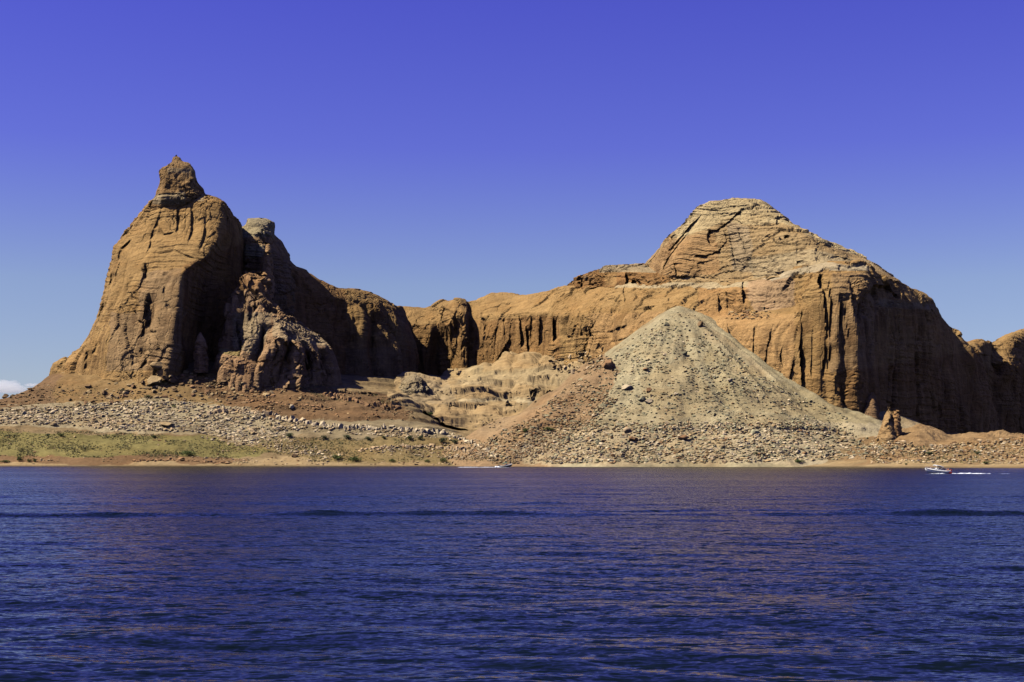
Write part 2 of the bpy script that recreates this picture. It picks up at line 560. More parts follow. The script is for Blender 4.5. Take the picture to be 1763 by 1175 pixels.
for x, pts in terr:
    y0 = float(shore_py(x))
    b0 = (587.5 - y0) / F_PX
    Y0 = -CAM_H / ((SP + b0 * CP) / (CP - b0 * SP))
    p = [(x, 0, 0)] + [(x, a, b) for a, b in pts]
    e_ = p[-1][2]
    y1 = p[1][2]
    if y1 < Y0 + 9:
        p = [p[0]] + [(q[0], q[1], Y0 + 9 + (q[2] - y1) * (e_ - Y0 - 9) / (e_ - y1)) for q in p[1:]]
    W = to_world([q[0] for q in p], [q[1] for q in p], [q[2] for q in p])
    W[0] = ((x - 881.5) / F_PX * Y0, Y0, 0.0)
    under = W[0] + np.array((0, -40, -4))
    cols.append(np.vstack([under, W]))
def loft_world(cols, step):
    L = max(np.linalg.norm(np.diff(w, axis=0), axis=1).sum() for w in cols)
    nv = int(L / step)
    R = []
    for w in cols:
        t = np.concatenate([[0], np.cumsum(np.linalg.norm(np.diff(w, axis=0), axis=1))])
        R.append(pchip(t / t[-1], w, np.linspace(0, 1, nv)))
    R = np.array(R)
    t = np.concatenate([[0], np.cumsum(np.percentile(np.linalg.norm(np.diff(R, axis=0), axis=2), 50, axis=1))])
    nu = int(t[-1] / step)
    return pchip(t, R.reshape(len(cols), -1), np.linspace(0, t[-1], nu)).reshape(nu, nv, 3)

T = loft_world(cols, 1.4)
px, py = to_pix(T)
up = sstep(1.0, 12.0, T[..., 2])
d = up * (2.2 * fbm(T, 28, 4, 300) + 0.7 * fbm(T, 5, 3, 305)) + 0.35 * sstep(0.1, 2, T[..., 2]) * fbm(T, 7, 3, 309)
# benches: hard beds stand out as low ledges on the slope
zz = T[..., 2] + 2.0 * fbm(T, 60, 2, 311)
sawt = (zz / 6.5) % 1.0
ledge = sstep(10, 20, T[..., 2]) * (1 - sstep(1300, 1400, px)) * sstep(380, 480, px) * 2.0
d = d + ledge * (sstep(0.0, 0.18, sawt) - sawt)
d = d + sstep(1480, 1560, px) * sstep(1.5, 6, T[..., 2]) * (2.4 * (np.abs(noise3(T, (16, 14, 20), 341)) * 1.8 - 0.5) + 2.2 * fbm(T, 8, 4, 343, 0.65))
T[..., 2] += d
zones = [
    ([(-500, 640), (130, 640), (150, 700), (60, 715), (-500, 715)], REDSOIL * 0.9, 0.85),
    ([(100, 640), (480, 610), (520, 690), (330, 700), (100, 700)], OCHRE * 0.85, 0.8),
    ([(300, 655), (480, 655), (700, 690), (700, 728), (480, 722), (390, 695)], REDSOIL * 0.85, 0.9),
    ([(-500, 705), (110, 698), (200, 688), (310, 690), (430, 700), (480, 722), (520, 752), (440, 765), (330, 745), (200, 742), (110, 732), (-500, 732)], PALE * 1.05, 0.8),
    ([(480, 722), (700, 728), (790, 745), (780, 756), (600, 752), (480, 745)], PALE * 0.8, 0.6),
    ([(-500, 734), (330, 748), (480, 775), (420, 790), (200, 788), (-500, 786)], OLIVE, 0.85),
    ([(450, 750), (760, 755), (860, 772), (840, 796), (520, 796), (440, 775)], OLIVE * np.array((1.1, 0.95, 1.1)), 0.6),
    ([(-500, 786), (210, 787), (400, 790), (460, 799), (-500, 800)], REDSOIL, 0.9),
    ([(460, 792), (860, 797), (1100, 799), (1600, 797), (2200, 797), (2200, 812), (-500, 812), (-500, 799), (400, 799)], SAND, 0.85),
    ([(860, 765), (1000, 735), (1000, 800), (870, 796)], REDSOIL * 1.15, 0.7),
    ([(1500, 690), (2200, 690), (2200, 796), (1450, 796)], OCHRE * np.array((1.05, 1.05, 1.25)), 0.8),
]
tT = paint(T, SAND * 0.75, zones, 5, 9)
tT *= (1 + 0.16 * fbm(T, 6, 3, 321))[..., None]
tT *= (1 - 0.4 * (1 - sstep(0.25, 0.8, T[..., 2] + 0.25 * fbm(T, 9, 2, 333))))[..., None]      # wet margin
rock_object('terrain', T, tT, M_GROUND, True, label='sloping lake shore of sand, scrub and broken ledges below the cliffs', kind='structure')

# --- left butte
BUTTE = [
    [(84, 668, 985), (90, 632, 985), (138, 604, 975), (152, 590, 970), (168, 545, 965), (182, 487, 965), (192, 455, 965), (198, 426, 965), (218, 411, 962), (238, 388, 960), (262, 348, 957), (300, 334, 960)],
    [(150, 676, 935), (152, 642, 936), (160, 605, 938), (178, 550, 940), (203, 480, 943), (214, 440, 947), (235, 412, 950), (258, 375, 953), (280, 345, 955), (302, 333, 960)],
    [(215, 672, 905), (220, 600, 907), (235, 540, 910), (245, 490, 915), (262, 455, 924), (280, 400, 940), (298, 352, 952), (305, 333, 960)],
    [(285, 655, 884), (296, 590, 887), (305, 520, 891), (311, 470, 897), (325, 446, 915), (342, 405, 931), (345, 355, 946), (312, 332, 960)],
    [(316, 648, 902), (322, 560, 907), (328, 500, 910), (338, 466, 912), (358, 440, 922), (378, 400, 937), (376, 352, 949), (316, 332, 962)],
    [(346, 655, 950), (352, 580, 952), (358, 520, 952), (364, 470, 950), (376, 430, 948), (394, 395, 950), (386, 353, 956), (318, 332, 963)],
    [(400, 655, 975), (410, 560, 980), (415, 500, 982), (416, 450, 984), (412, 402, 980), (403, 375, 975), (382, 349, 970), (318, 332, 966)],
    [(440, 655, 1030), (440, 560, 1030), (435, 500, 1025), (425, 440, 1015), (413, 393, 1005), (404, 377, 995), (384, 351, 980), (316, 332, 968)],
    [(300, 655, 1100), (300, 500, 1070), (305, 400, 1030), (312, 352, 990), (312, 333, 970)],
    [(110, 670, 1060), (150, 600, 1045), (195, 480, 1030), (215, 420, 1010), (262, 352, 985), (306, 334, 966)],
]
G = loft(BUTTE, 0.78, closed=True)
G = sculpt(G, flute=2.0, flute_w=13, bed=0.8, lump=1.6, block=1.5, seed=11, block_size=(13, 13, 22))
G = carve(G, [
    ([(258, 505), (247, 548), (244, 588)], 5, 2.6), ([(257, 536, 10, 33)], 0.55, 3.6),
    ([(250, 452), (238, 500)], 3, 2.5), ([(280, 470), (288, 540)], 2.5, 2.0), ([(243, 460), (248, 488)], 2.5, 2),
    ([(330, 350), (328, 400), (322, 420)], 3, 3.0), ([(306, 352), (303, 405)], 2.5, 2.2), ([(280, 352), (262, 400), (252, 440)], 3, 2.5),
    ([(300, 400), (280, 405), (268, 380)], 2.5, 2), ([(350, 360), (352, 400), (343, 432)], 3, 2.5),
    ([(205, 430), (225, 412)], 4, 3), ([(208, 440, 8, 12)], 0.5, 2), ([(190, 470), (187, 500)], 4, 2.5),
    ([(178, 520), (166, 560)], 3.5, 3), ([(170, 585), (160, 610)], 3, 2), ([(225, 610), (228, 630)], 4, 2.5),
    ([(240, 600), (250, 620), (238, 635)], 4, 3), ([(310, 560), (314, 600), (300, 630)], 3.5, 3),
    ([(100, 640), (110, 620)], 3, 2), ([(148, 602), (146, 640)], 3, 2.2), ([(262, 440), (300, 430), (335, 445)], 2.5, 2.0),
    ([(385, 470), (392, 560), (388, 640)], 4, 3.5), ([(400, 420), (402, 500)], 3, 3),
])
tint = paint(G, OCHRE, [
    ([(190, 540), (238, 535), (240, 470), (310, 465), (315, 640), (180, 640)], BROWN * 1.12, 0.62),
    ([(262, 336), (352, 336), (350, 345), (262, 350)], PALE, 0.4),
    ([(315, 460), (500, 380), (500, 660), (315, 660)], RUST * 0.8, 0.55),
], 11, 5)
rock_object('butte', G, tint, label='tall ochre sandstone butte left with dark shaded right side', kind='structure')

KNOB = [
    [(250, 372, 962), (262, 354, 955), (264, 346, 955), (269, 332, 955), (275, 313, 956), (273, 300, 956), (277, 290, 957), (288, 284, 958), (295, 279, 960), (297, 271, 960), (303, 268, 962)],
    [(280, 380, 956), (285, 352, 949), (285, 340, 946), (286, 325, 948), (287, 310, 949), (286, 296, 950), (290, 285, 953), (296, 278, 956), (299, 270, 959), (304, 268, 962)],
    [(322, 376, 956), (315, 348, 948), (314, 338, 946), (312, 325, 948), (310, 312, 949), (310, 298, 951), (309, 285, 954), (307, 277, 957), (306, 271, 960), (304, 268, 962)],
    [(362, 356, 962), (350, 338, 957), (346, 328, 956), (338, 315, 957), (335, 305, 958), (333, 295, 959), (325, 282, 960), (314, 277, 961), (310, 271, 962), (304, 268, 962)],
    [(366, 352, 980), (350, 338, 975), (345, 326, 973), (337, 310, 971), (333, 296, 970), (324, 281, 968), (313, 277, 966), (309, 271, 964), (304, 268, 962)],
    [(258, 366, 986), (265, 350, 980), (270, 332, 978), (276, 312, 975), (277, 295, 973), (290, 284, 970), (296, 278, 967), (300, 270, 964), (304, 268, 962)],
]
G = loft(KNOB, 0.6, closed=True)
G = sculpt(G, flute=0.9, flute_w=6, bed=0.9, lump=1.5, block=1.3, seed=31, block_size=(6, 6, 4))
G = carve(G, [([(288, 312), (300, 318), (312, 308)], 3, 2.0), ([(300, 300), (312, 320)], 4, 2.5), ([(270, 336), (310, 333)], 1.6, 1.5), ([(268, 342), (300, 341)], 1.5, 1.2)])
tint = paint(G, OCHRE * np.array((0.86, 0.86, 0.95)), [([(262, 336), (320, 330), (320, 352), (262, 352)], PALE * 0.8, 0.6), ([(290, 290), (335, 290), (335, 298), (290, 298)], PALE * .8, .4)], 31, 3)
rock_object('summit_knob', G, tint, label='knobby layered rock cap on top of the left butte', kind='structure')

TOWER = [
    [(414, 520, 1000), (413, 450, 1000), (410, 408, 1000), (412, 396, 1001), (420, 388, 1004), (428, 377, 1010), (445, 377, 1015)],
    [(428, 530, 985), (428, 470, 986), (424, 430, 988), (422, 410, 991), (426, 396, 996), (430, 380, 1004), (446, 377, 1015)],
    [(452, 540, 980), (452, 470, 982), (450, 430, 984), (446, 410, 989), (448, 395, 996), (450, 383, 1004), (450, 378, 1015)],
    [(478, 560, 990), (476, 480, 992), (470, 440, 995), (464, 415, 1000), (464, 398, 1004), (463, 384, 1010), (452, 378, 1016)],
    [(520, 590, 1020), (512, 500, 1022), (498, 450, 1025), (484, 416, 1024), (472, 400, 1022), (468, 384, 1020), (454, 378, 1018)],
    [(540, 600, 1070), (520, 480, 1065), (500, 448, 1055), (485, 414, 1040), (471, 399, 1032), (467, 383, 1026), (454, 378, 1020)],
    [(430, 560, 1080), (430, 460, 1060), (428, 400, 1035), (432, 380, 1024), (448, 377, 1018)],
]
G = loft(TOWER, 0.8, closed=True)
G = sculpt(G, flute=2.0, flute_w=9, bed=1.0, lump=3.4, block=2.2, seed=51, block_size=(7, 7, 6))
G = carve(G, [([(420, 416), (470, 420)], 2.5, 2), ([(415, 404), (460, 405)], 2, 1.5), ([(455, 430), (448, 470), (440, 490)], 4, 4)])
tint = paint(G, BROWN, [([(408, 374), (470, 374), (474, 408), (452, 445), (430, 445), (408, 420)], PALE * np.array((.80, .86, .85)), 0.6), ([(408, 408), (470, 408), (470, 422), (410, 420)], RUST, 0.6)], 51, 3)
rock_object('rock_tower', G, tint, label='pale banded rock tower behind the left butte shoulder', kind='structure')

# --- shaded fin running back from the tower
FIN = [
    [(440, 660, 990), (445, 560, 995), (452, 480, 1005), (470, 440, 1030)],
    [(490, 660, 1002), (490, 560, 1006), (496, 490, 1012), (500, 455, 1024)],
    [(530, 664, 1010), (530, 590, 1014), (530, 515, 1020), (531, 485, 1028), (532, 472, 1040)],
    [(565, 668, 1016), (566, 600, 1020), (564, 530, 1026), (562, 500, 1034), (562, 488, 1046)],
    [(592, 668, 1022), (592, 600, 1026), (592, 540, 1030), (590, 508, 1040), (588, 496, 1054)],
    [(632, 672, 1030), (630, 600, 1034), (624, 540, 1040), (620, 513, 1048), (614, 499, 1062)],
    [(672, 672, 1040), (668, 605, 1044), (660, 555, 1050), (655, 525, 1058), (650, 511, 1072)],
    [(704, 668, 1064), (704, 620, 1068), (698, 575, 1074), (686, 540, 1080), (676, 525, 1092)],
    [(716, 660, 1100), (715, 620, 1104), (708, 580, 1110), (698, 555, 1116), (686, 532, 1122)],
    [(700, 660, 1150), (700, 620, 1150), (698, 590, 1150), (694, 570, 1150), (690, 555, 1150)],
]
G = loft(FIN, 0.85, back=60)
G = sculpt(G, flute=8.0, flute_w=17, bed=0.5, lump=1.6, block=1.5, seed=71, block_size=(11, 11, 26))
G = carve(G, [([(640, 520), (636, 600), (640, 650)], 5, 4), ([(607, 520), (604, 600)], 4, 3), ([(665, 540), (672, 620)], 4, 3), ([(580, 510), (572, 600)], 4, 3)])
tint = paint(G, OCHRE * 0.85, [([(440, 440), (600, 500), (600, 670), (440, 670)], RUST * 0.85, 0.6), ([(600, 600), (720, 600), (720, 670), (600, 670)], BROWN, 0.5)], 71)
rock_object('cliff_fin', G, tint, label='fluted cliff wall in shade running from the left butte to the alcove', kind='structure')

# --- the long cliff: alcove, fluted wall, eastern massif
WALL = [
    [(640, 662, 1190), (642, 600, 1190), (650, 560, 1190), (660, 540, 1195), (668, 530, 1205)],
    [(690, 662, 1165), (692, 600, 1163), (694, 560, 1166), (695, 545, 1174), (696, 527, 1195)],
    [(730, 660, 1160), (730, 600, 1156), (728, 565, 1156), (728, 548, 1166), (730, 529, 1190)],
    [(765, 658, 1152), (765, 600, 1147), (762, 555, 1146), (762, 534, 1156), (764, 518, 1180)],
    [(790, 655, 1140), (790, 600, 1132), (788, 550, 1131), (787, 528, 1142), (787, 514, 1164)],
    [(803, 652, 1140), (803, 600, 1134), (802, 550, 1134), (801, 532, 1144), (800, 517, 1164)],
    [(811, 650, 1140), (811, 600, 1138), (810, 555, 1140), (809, 536, 1148), (809, 520, 1168)],
    [(850, 640, 1122), (850, 590, 1121), (850, 548, 1124), (850, 532, 1138), (850, 507, 1180)],
    [(920, 628, 1098), (920, 580, 1098), (920, 545, 1101), (920, 530, 1115), (920, 506, 1165)],
    [(985, 630, 1074), (985, 580, 1074), (985, 545, 1079), (985, 528, 1092), (985, 495, 1150)],
    [(1030, 640, 1046), (1030, 585, 1050), (1030, 548, 1060), (1034, 522, 1075), (1040, 490, 1130)],
    [(1080, 660, 1014), (1080, 600, 1020), (1085, 552, 1032), (1090, 520, 1052), (1095, 489, 1112)],
    [(1150, 670, 984), (1150, 610, 990), (1155, 553, 1002), (1160, 517, 1032), (1160, 489, 1085)],
    [(1220, 680, 958), (1220, 610, 964), (1222, 555, 974), (1223, 545, 990), (1226, 512, 1006), (1228, 488, 1060)],
    [(1270, 700, 940), (1270, 620, 946), (1271, 562, 953), (1272, 548, 966), (1272, 540, 984), (1275, 500, 990), (1278, 486, 1030)],
    [(1310, 715, 922), (1310, 625, 928), (1311, 565, 935), (1312, 546, 946), (1313, 536, 966), (1318, 492, 974), (1320, 480, 1000)],
    [(1360, 725, 905), (1360, 625, 910), (1362, 560, 916), (1365, 536, 924), (1367, 524, 938), (1369, 476, 950), (1371, 463, 970)],
    [(1400, 735, 890), (1400, 625, 893), (1402, 540, 898), (1405, 490, 905), (1408, 467, 918), (1410, 456, 940)],
    [(1450, 748, 885), (1450, 625, 888), (1452, 540, 892), (1455, 490, 900), (1458, 467, 910), (1460, 455, 930)],
    [(1484, 755, 889), (1485, 625, 891), (1486, 540, 896), (1487, 490, 903), (1489, 468, 912), (1492, 456, 932)],
    [(1508, 755, 905), (1508, 640, 906), (1507, 560, 908), (1506, 510, 912), (1507, 482, 920), (1509, 470, 938)],
    [(1548, 757, 938), (1548, 640, 938), (1547, 560, 940), (1546, 520, 943), (1545, 500, 950), (1545, 487, 966)],
    [(1605, 760, 982), (1606, 640, 982), (1607, 580, 983), (1606, 545, 986), (1604, 528, 992), (1601, 516, 1006)],
    [(1636, 760, 1010), (1634, 660, 1012), (1632, 600, 1014), (1625, 567, 1018), (1618, 548, 1022), (1613, 538, 1034)],
    [(1664, 762, 1040), (1662, 680, 1042), (1658, 620, 1044), (1650, 590, 1046), (1643, 574, 1050), (1637, 564, 1060)],
    [(1700, 765, 1080), (1698, 710, 1080), (1692, 665, 1082), (1684, 635, 1085), (1676, 610, 1090), (1668, 596, 1100)],
    [(1720, 768, 1150), (1715, 720, 1150), (1705, 690, 1150), (1695, 670, 1150), (1690, 660, 1150)],
]
G = loft(WALL, 0.95, back=90, scale_depth=True)
G = sculpt(G, flute=4.0, flute_w=13, bed=0.9, lump=1.5, block=1.6, seed=101, block_size=(12, 12, 28))
G = carve(G, [
    ([(805, 520), (807, 560), (806, 640)], 5, 7), ([(766, 622, 42, 68)], 0.3, 12), ([(768, 545, 9, 16)], 1, 3),
    ([(783, 545), (785, 610)], 3, 4), ([(775, 545), (778, 600)], 3, 3),
    ([(833, 540), (836, 590)], 3.5, 4), ([(867, 545), (870, 590)], 3.5, 4), ([(893, 545), (897, 600)], 4, 5), ([(880, 555), (876, 600)], 3, 3),
    ([(905, 560), (908, 610)], 5, 5), ([(930, 540), (928, 600)], 3, 3.5), ([(915, 545), (913, 590)], 2.5, 3), ([(952, 545), (954, 612)], 7, 9),
    ([(845, 640), (862, 610), (866, 640)], 8, 5), ([(855, 560), (852, 600)], 3, 3),
    ([(1002, 560), (1000, 580)], 11, 6), ([(1012, 555), (1010, 590), (1002, 620)], 3.5, 3.5),
    ([(1075, 490), (1076, 525)], 2.5, 3), ([(1020, 545), (1020, 590), (1005, 640)], 3.5, 3), ([(1053, 532), (1055, 565)], 2, 2.0), ([(1035, 575), (1025, 605)], 4, 3.5),
    ([(1045, 572), (1080, 560)], 4, 3), ([(1050, 590), (1110, 575)], 3, 2.5), ([(1080, 535), (1140, 525), (1180, 520)], 2, 1.5),
    ([(1238, 508), (1240, 540)], 7, 6), ([(1252, 500), (1255, 535)], 2, 2.5),
    ([(1280, 482), (1281, 530)], 5, 6), ([(1276, 490), (1286, 545)], 2.5, 3), ([(1303, 500), (1306, 535)], 2, 2), ([(1332, 488), (1336, 530)], 2.5, 2.5), ([(1320, 500), (1322, 530)], 2, 1.5),
    ([(1253, 555), (1258, 600)], 3.5, 3), ([(1300, 560), (1296, 620)], 4, 2.5), ([(1330, 560), (1318, 620), (1312, 640)], 3.5, 4),
    ([(1380, 530), (1377, 600), (1382, 680)], 7, 7), ([(1366, 620), (1358, 660)], 3, 3), ([(1352, 615, 8, 22)], 1, 3),
    ([(1410, 465), (1418, 500), (1424, 560), (1414, 680)], 3, 4.5), ([(1428, 480), (1433, 540), (1425, 660)], 2.5, 3.5), ([(1446, 500), (1449, 620)], 4, 4),
    ([(1415, 485, 5, 12)], 1, 5), ([(1460, 470), (1468, 520), (1478, 560)], 3, 3.5), ([(1478, 500), (1480, 620)], 4, 4), ([(1400, 560), (1398, 660)], 2, 2),
    ([(1488, 512), (1505, 492), (1528, 494), (1548, 516)], 12, 5), ([(1545, 540), (1548, 600)], 3, 4), ([(1590, 520), (1600, 560)], 4, 4), ([(1530, 560), (1528, 740)], 4, 4), ([(1575, 560), (1578, 740)], 4, 4),
])
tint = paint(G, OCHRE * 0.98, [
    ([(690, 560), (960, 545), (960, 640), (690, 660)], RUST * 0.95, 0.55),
    ([(1060, 484), (1290, 484), (1290, 495), (1060, 497)], PALE, 0.7),
    ([(1290, 470), (1370, 470), (1372, 525), (1300, 540), (1285, 500)], BROWN * np.array((1.5, 1.5, 1.6)), 0.7),
    ([(1300, 478), (1420, 453), (1500, 455), (1500, 466), (1420, 466), (1330, 484)], CREAM * 0.92, 0.75),
    ([(1010, 540), (1370, 540), (1370, 700), (1010, 700)], OCHRE * np.array((1.12, 1.08, 1.15)), 0.7),
    ([(1200, 495), (1290, 495), (1290, 545), (1200, 545)], RUST * 1.15, 0.5),
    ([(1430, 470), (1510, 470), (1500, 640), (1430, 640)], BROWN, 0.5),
    ([(1510, 515), (1620, 525), (1620, 535), (1510, 528)], PALE * .7, 0.5),
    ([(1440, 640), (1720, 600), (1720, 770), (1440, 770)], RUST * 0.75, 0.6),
], 101, 4)
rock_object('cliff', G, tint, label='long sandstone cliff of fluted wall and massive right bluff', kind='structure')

# --- pyramid of paler layered rock on the massif
PYR = [
    [(1070, 494, 1135), (1100, 474, 1128), (1118, 450, 1122), (1150, 406, 1114), (1180, 385, 1106), (1202, 362, 1098), (1222, 350, 1092), (1250, 343, 1090)],
    [(1125, 494, 1092), (1140, 460, 1094), (1165, 425, 1094), (1190, 395, 1093), (1212, 368, 1090), (1230, 350, 1088), (1254, 344, 1090)],
    [(1215, 494, 1052), (1222, 462, 1056), (1235, 425, 1062), (1245, 395, 1070), (1252, 368, 1078), (1258, 350, 1085), (1262, 344, 1091)],
    [(1290, 494, 1002), (1295, 465, 1012), (1300, 430, 1026), (1298, 395, 1045), (1290, 366, 1065), (1282, 351, 1080), (1272, 345, 1091)],
    [(1350, 480, 970), (1352, 455, 982), (1350, 425, 1002), (1340, 395, 1030), (1320, 370, 1056), (1300, 353, 1078), (1280, 346, 1091)],
    [(1420, 466, 942), (1418, 450, 954), (1408, 430, 975), (1385, 405, 1015), (1350, 380, 1050), (1315, 356, 1078), (1284, 346, 1092)],
    [(1508, 476, 945), (1492, 456, 965), (1470, 442, 988), (1435, 424, 1020), (1380, 398, 1055), (1338, 369, 1078), (1308, 352, 1090), (1286, 346, 1094)],
    [(1560, 505, 1010), (1510, 468, 1020), (1480, 447, 1030), (1440, 425, 1050), (1385, 400, 1075), (1340, 370, 1090), (1308, 352, 1098), (1284, 346, 1097)],
    [(1320, 500, 1220), (1300, 420, 1160), (1285, 360, 1115), (1270, 345, 1100)],
    [(1090, 494, 1190), (1130, 440, 1165), (1180, 388, 1130), (1220, 352, 1108), (1255, 344, 1098)],
]
G = loft(PYR, 0.85, closed=True, scale_depth=True)
G = sculpt(G, flute=1.5, flute_w=12, bed=1.15, lump=2.2, block=1.9, seed=131, block_size=(22, 22, 7))
G = carve(G, [
    ([(1285, 355), (1262, 375), (1235, 398), (1215, 395)], 2.5, 3), ([(1208, 370), (1180, 400), (1145, 440)], 3, 3.5), ([(1190, 395), (1150, 445), (1140, 470)], 2.5, 3),
    ([(1192, 442), (1215, 440), (1238, 432), (1250, 415), (1245, 395)], 6, 5), ([(1200, 455), (1230, 445)], 5, 4), ([(1160, 452), (1166, 475)], 4, 4), ([(1225, 410, 9, 14)], 1, 3.5),
    ([(1268, 388), (1280, 420), (1292, 448)], 2.5, 3), ([(1255, 400), (1262, 440), (1272, 470)], 2.2, 2.5), ([(1300, 440), (1340, 430)], 2, 2), ([(1355, 407, 5, 4)], 1, 4),
    ([(1312, 412), (1330, 400)], 2, 1.5), ([(1338, 372), (1337, 388)], 2.5, 2.5), ([(1372, 400), (1374, 440)], 2, 2), ([(1410, 412), (1405, 440)], 3, 2.5),
    ([(1372, 452), (1385, 450)], 4, 3), ([(1430, 440), (1480, 452)], 3, 2.5), ([(1120, 470), (1128, 490)], 4, 4), ([(1150, 476), (1290, 480)], 1.8, 1.8), ([(1215, 362), (1300, 352)], 1.5, 1.3),
])
tint = paint(G, np.array((0.42, 0.29, 0.135)), [
    ([(1190, 340), (1400, 340), (1500, 450), (1340, 385), (1240, 385), (1150, 420)], np.array((0.50, 0.39, 0.20)), 0.75),
    ([(1150, 410), (1230, 405), (1240, 470), (1110, 490), (1110, 460)], RUST * np.array((1.1, 1.1, 1.15)), 0.5),
    ([(1250, 380), (1290, 390), (1300, 470), (1265, 470)], np.array((0.37, 0.29, 0.18)), 0.5),
    ([(1290, 445), (1400, 430), (1500, 450), (1500, 460), (1390, 462), (1300, 480)], PALE * 0.9, 0.5),
], 131, 4)
rock_object('peak', G, tint, label='pale layered pyramid summit above the right bluff', kind='structure')

# low broken cap layer left of the pyramid
CAP = [
    [(968, 500, 1165), (978, 492, 1160), (982, 484, 1158), (1000, 478, 1160)],
    [(985, 500, 1140), (990, 490, 1140), (1000, 480, 1142), (1015, 474, 1155)],
    [(1030, 496, 1110), (1032, 480, 1112), (1036, 468, 1118), (1045, 462, 1140)],
    [(1065, 494, 1095), (1066, 480, 1098), (1068, 468, 1105), (1070, 461, 1135)],
    [(1110, 494, 1080), (1110, 480, 1084), (1108, 470, 1095), (1105, 463, 1125)],
    [(1150, 494, 1075), (1148, 482, 1080), (1140, 470, 1095), (1120, 460, 1125)],
    [(1160, 494, 1150), (1140, 475, 1150), (1120, 462, 1150)],
    [(1000, 500, 1200), (1010, 480, 1190), (1030, 470, 1175)],
]
CAP = [c + [(1060, 463, 1150)] for c in CAP]
G = loft(CAP, 0.85, closed=True, scale_depth=True)
G = sculpt(G, flute=1.5, flute_w=7, bed=0.9, lump=1.8, block=2.8, seed=151, block_size=(6, 6, 4))
G = carve(G, [([(1078, 470), (1078, 492)], 7, 7), ([(1018, 478), (1014, 492)], 4, 4), ([(1000, 478), (1000, 494)], 3, 4), ([(1092, 478), (1090, 494)], 4, 3), ([(1050, 476), (1110, 482)], 2, 2)])
tint = paint(G, RUST * np.array((0.95, 1, 1)), [([(1030, 455), (1130, 455), (1130, 470), (1030, 468)], PALE * 0.75, 0.7), ([(1040, 470), (1064, 468), (1060, 492), (1040, 492)], OCHRE, 0.6)], 151, 3)
rock_object('cap_ledge', G, tint, label='broken dark caprock ledge left of the pyramid summit', kind='structure')

# --- far butte at the right edge
FAR = [
    [(1640, 770, 1130), (1640, 680, 1130), (1645, 620, 1132), (1650, 600, 1140), (1652, 592, 1160)],
    [(1668, 770, 1122), (1668, 680, 1124), (1668, 628, 1120), (1668, 606, 1130), (1668, 588, 1160)],
    [(1695, 770, 1150), (1695, 680, 1152), (1696, 630, 1146), (1696, 606, 1158), (1696, 586, 1190)],
    [(1709, 770, 1178), (1709, 680, 1180), (1709, 628, 1176), (1709, 608, 1186), (1709, 591, 1205)],
    [(1735, 770, 1190), (1735, 680, 1192), (1736, 636, 1186), (1738, 603, 1202), (1740, 577, 1240)],
    [(1775, 770, 1240), (1775, 680, 1242), (1778, 632, 1236), (1782, 595, 1250), (1788, 563, 1290)],
    [(1860, 770, 1340), (1860, 680, 1342), (1865, 620, 1336), (1870, 585, 1350), (1875, 552, 1390)],
    [(1910, 770, 1395), (1910, 680, 1396), (1912, 630, 1391), (1915, 590, 1405), (1915, 555, 1440)],
    [(1960, 770, 1450), (1960, 690, 1450), (1960, 640, 1446), (1955, 600, 1460), (1950, 560, 1500)],
    [(2250, 775, 1500), (2250, 700, 1500), (2250, 660, 1500), (2240, 630, 1515), (2230, 600, 1550)],
    [(2700, 775, 1500), (2700, 740, 1500), (2690, 720, 1500), (2680, 705, 1515), (2670, 690, 1550)],
]
G = loft(FAR, 1.2, back=120)
G = sculpt(G, flute=2.4, flute_w=15, bed=1.2, lump=3.4, block=1.2, seed=171, block_size=(14, 14, 14))
G = carve(G, [([(1708, 590), (1708, 625), (1722, 650)], 4, 6), ([(1748, 590), (1750, 630)], 4, 5), ([(1670, 610), (1700, 612)], 3, 3)])
tint = paint(G, OCHRE * 0.95, [([(1640, 640), (1800, 625), (2100, 640), (2100, 770), (1640, 770)], RUST * 0.8, 0.6)], 171)
rock_object('far_butte', G, tint, label='farther rounded butte at the right edge behind the bluff', kind='structure')

# --- pinnacle cluster and low block in front of the left butte
CLUSTER = [
    [(386, 668, 915), (390, 590, 918), (396, 535, 925), (410, 490, 930), (418, 475, 936)],
    [(412, 672, 895), (420, 600, 900), (425, 550, 910), (427, 500, 922), (428, 472, 936)],
    [(440, 674, 888), (445, 610, 891), (448, 560, 899), (444, 510, 918), (440, 474, 936)],
    [(470, 676, 889), (472, 605, 893), (470, 560, 901), (458, 525, 920), (446, 480, 938)],
    [(510, 680, 896), (510, 605, 899), (502, 570, 906), (484, 540, 922), (455, 500, 941)],
    [(545, 684, 906), (543, 610, 911), (533, 580, 917), (505, 553, 930), (462, 520, 946)],
    [(570, 684, 932), (566, 612, 936), (560, 588, 938), (525, 562, 946), (470, 535, 955)],
    [(540, 680, 980), (535, 620, 975), (520, 585, 968), (490, 560, 962), (455, 520, 955)],
    [(420, 670, 980), (420, 580, 970), (420, 520, 960), (425, 485, 948)],
]
CLUSTER = [c + [(436, 478, 942)] for c in CLUSTER]
G = loft(CLUSTER, 0.55, closed=True)
G = sculpt(G, flute=8.0, flute_w=9, bed=0.6, lump=2.8, block=2.6, seed=191, block_size=(5, 5, 12))
G = carve(G, [([(405, 545), (415, 640)], 5, 4), ([(450, 560), (448, 640)], 5, 5), ([(490, 590), (492, 660)], 7, 6), ([(525, 600), (530, 660)], 6, 6), ([(550, 600), (552, 660)], 4, 5), ([(415, 500), (412, 530)], 3, 3), ([(440, 505), (436, 540)], 3, 3)])
tint = paint(G, np.array((0.37, 0.235, 0.12)), [([(400, 540), (470, 540), (450, 610), (400, 600)], PALE * 0.72, 0.6), ([(395, 468), (460, 468), (460, 500), (395, 500)], RUST, 0.6), ([(470, 545), (570, 575), (570, 600), (470, 580)], PALE * 0.75, 0.5)], 191, 3)
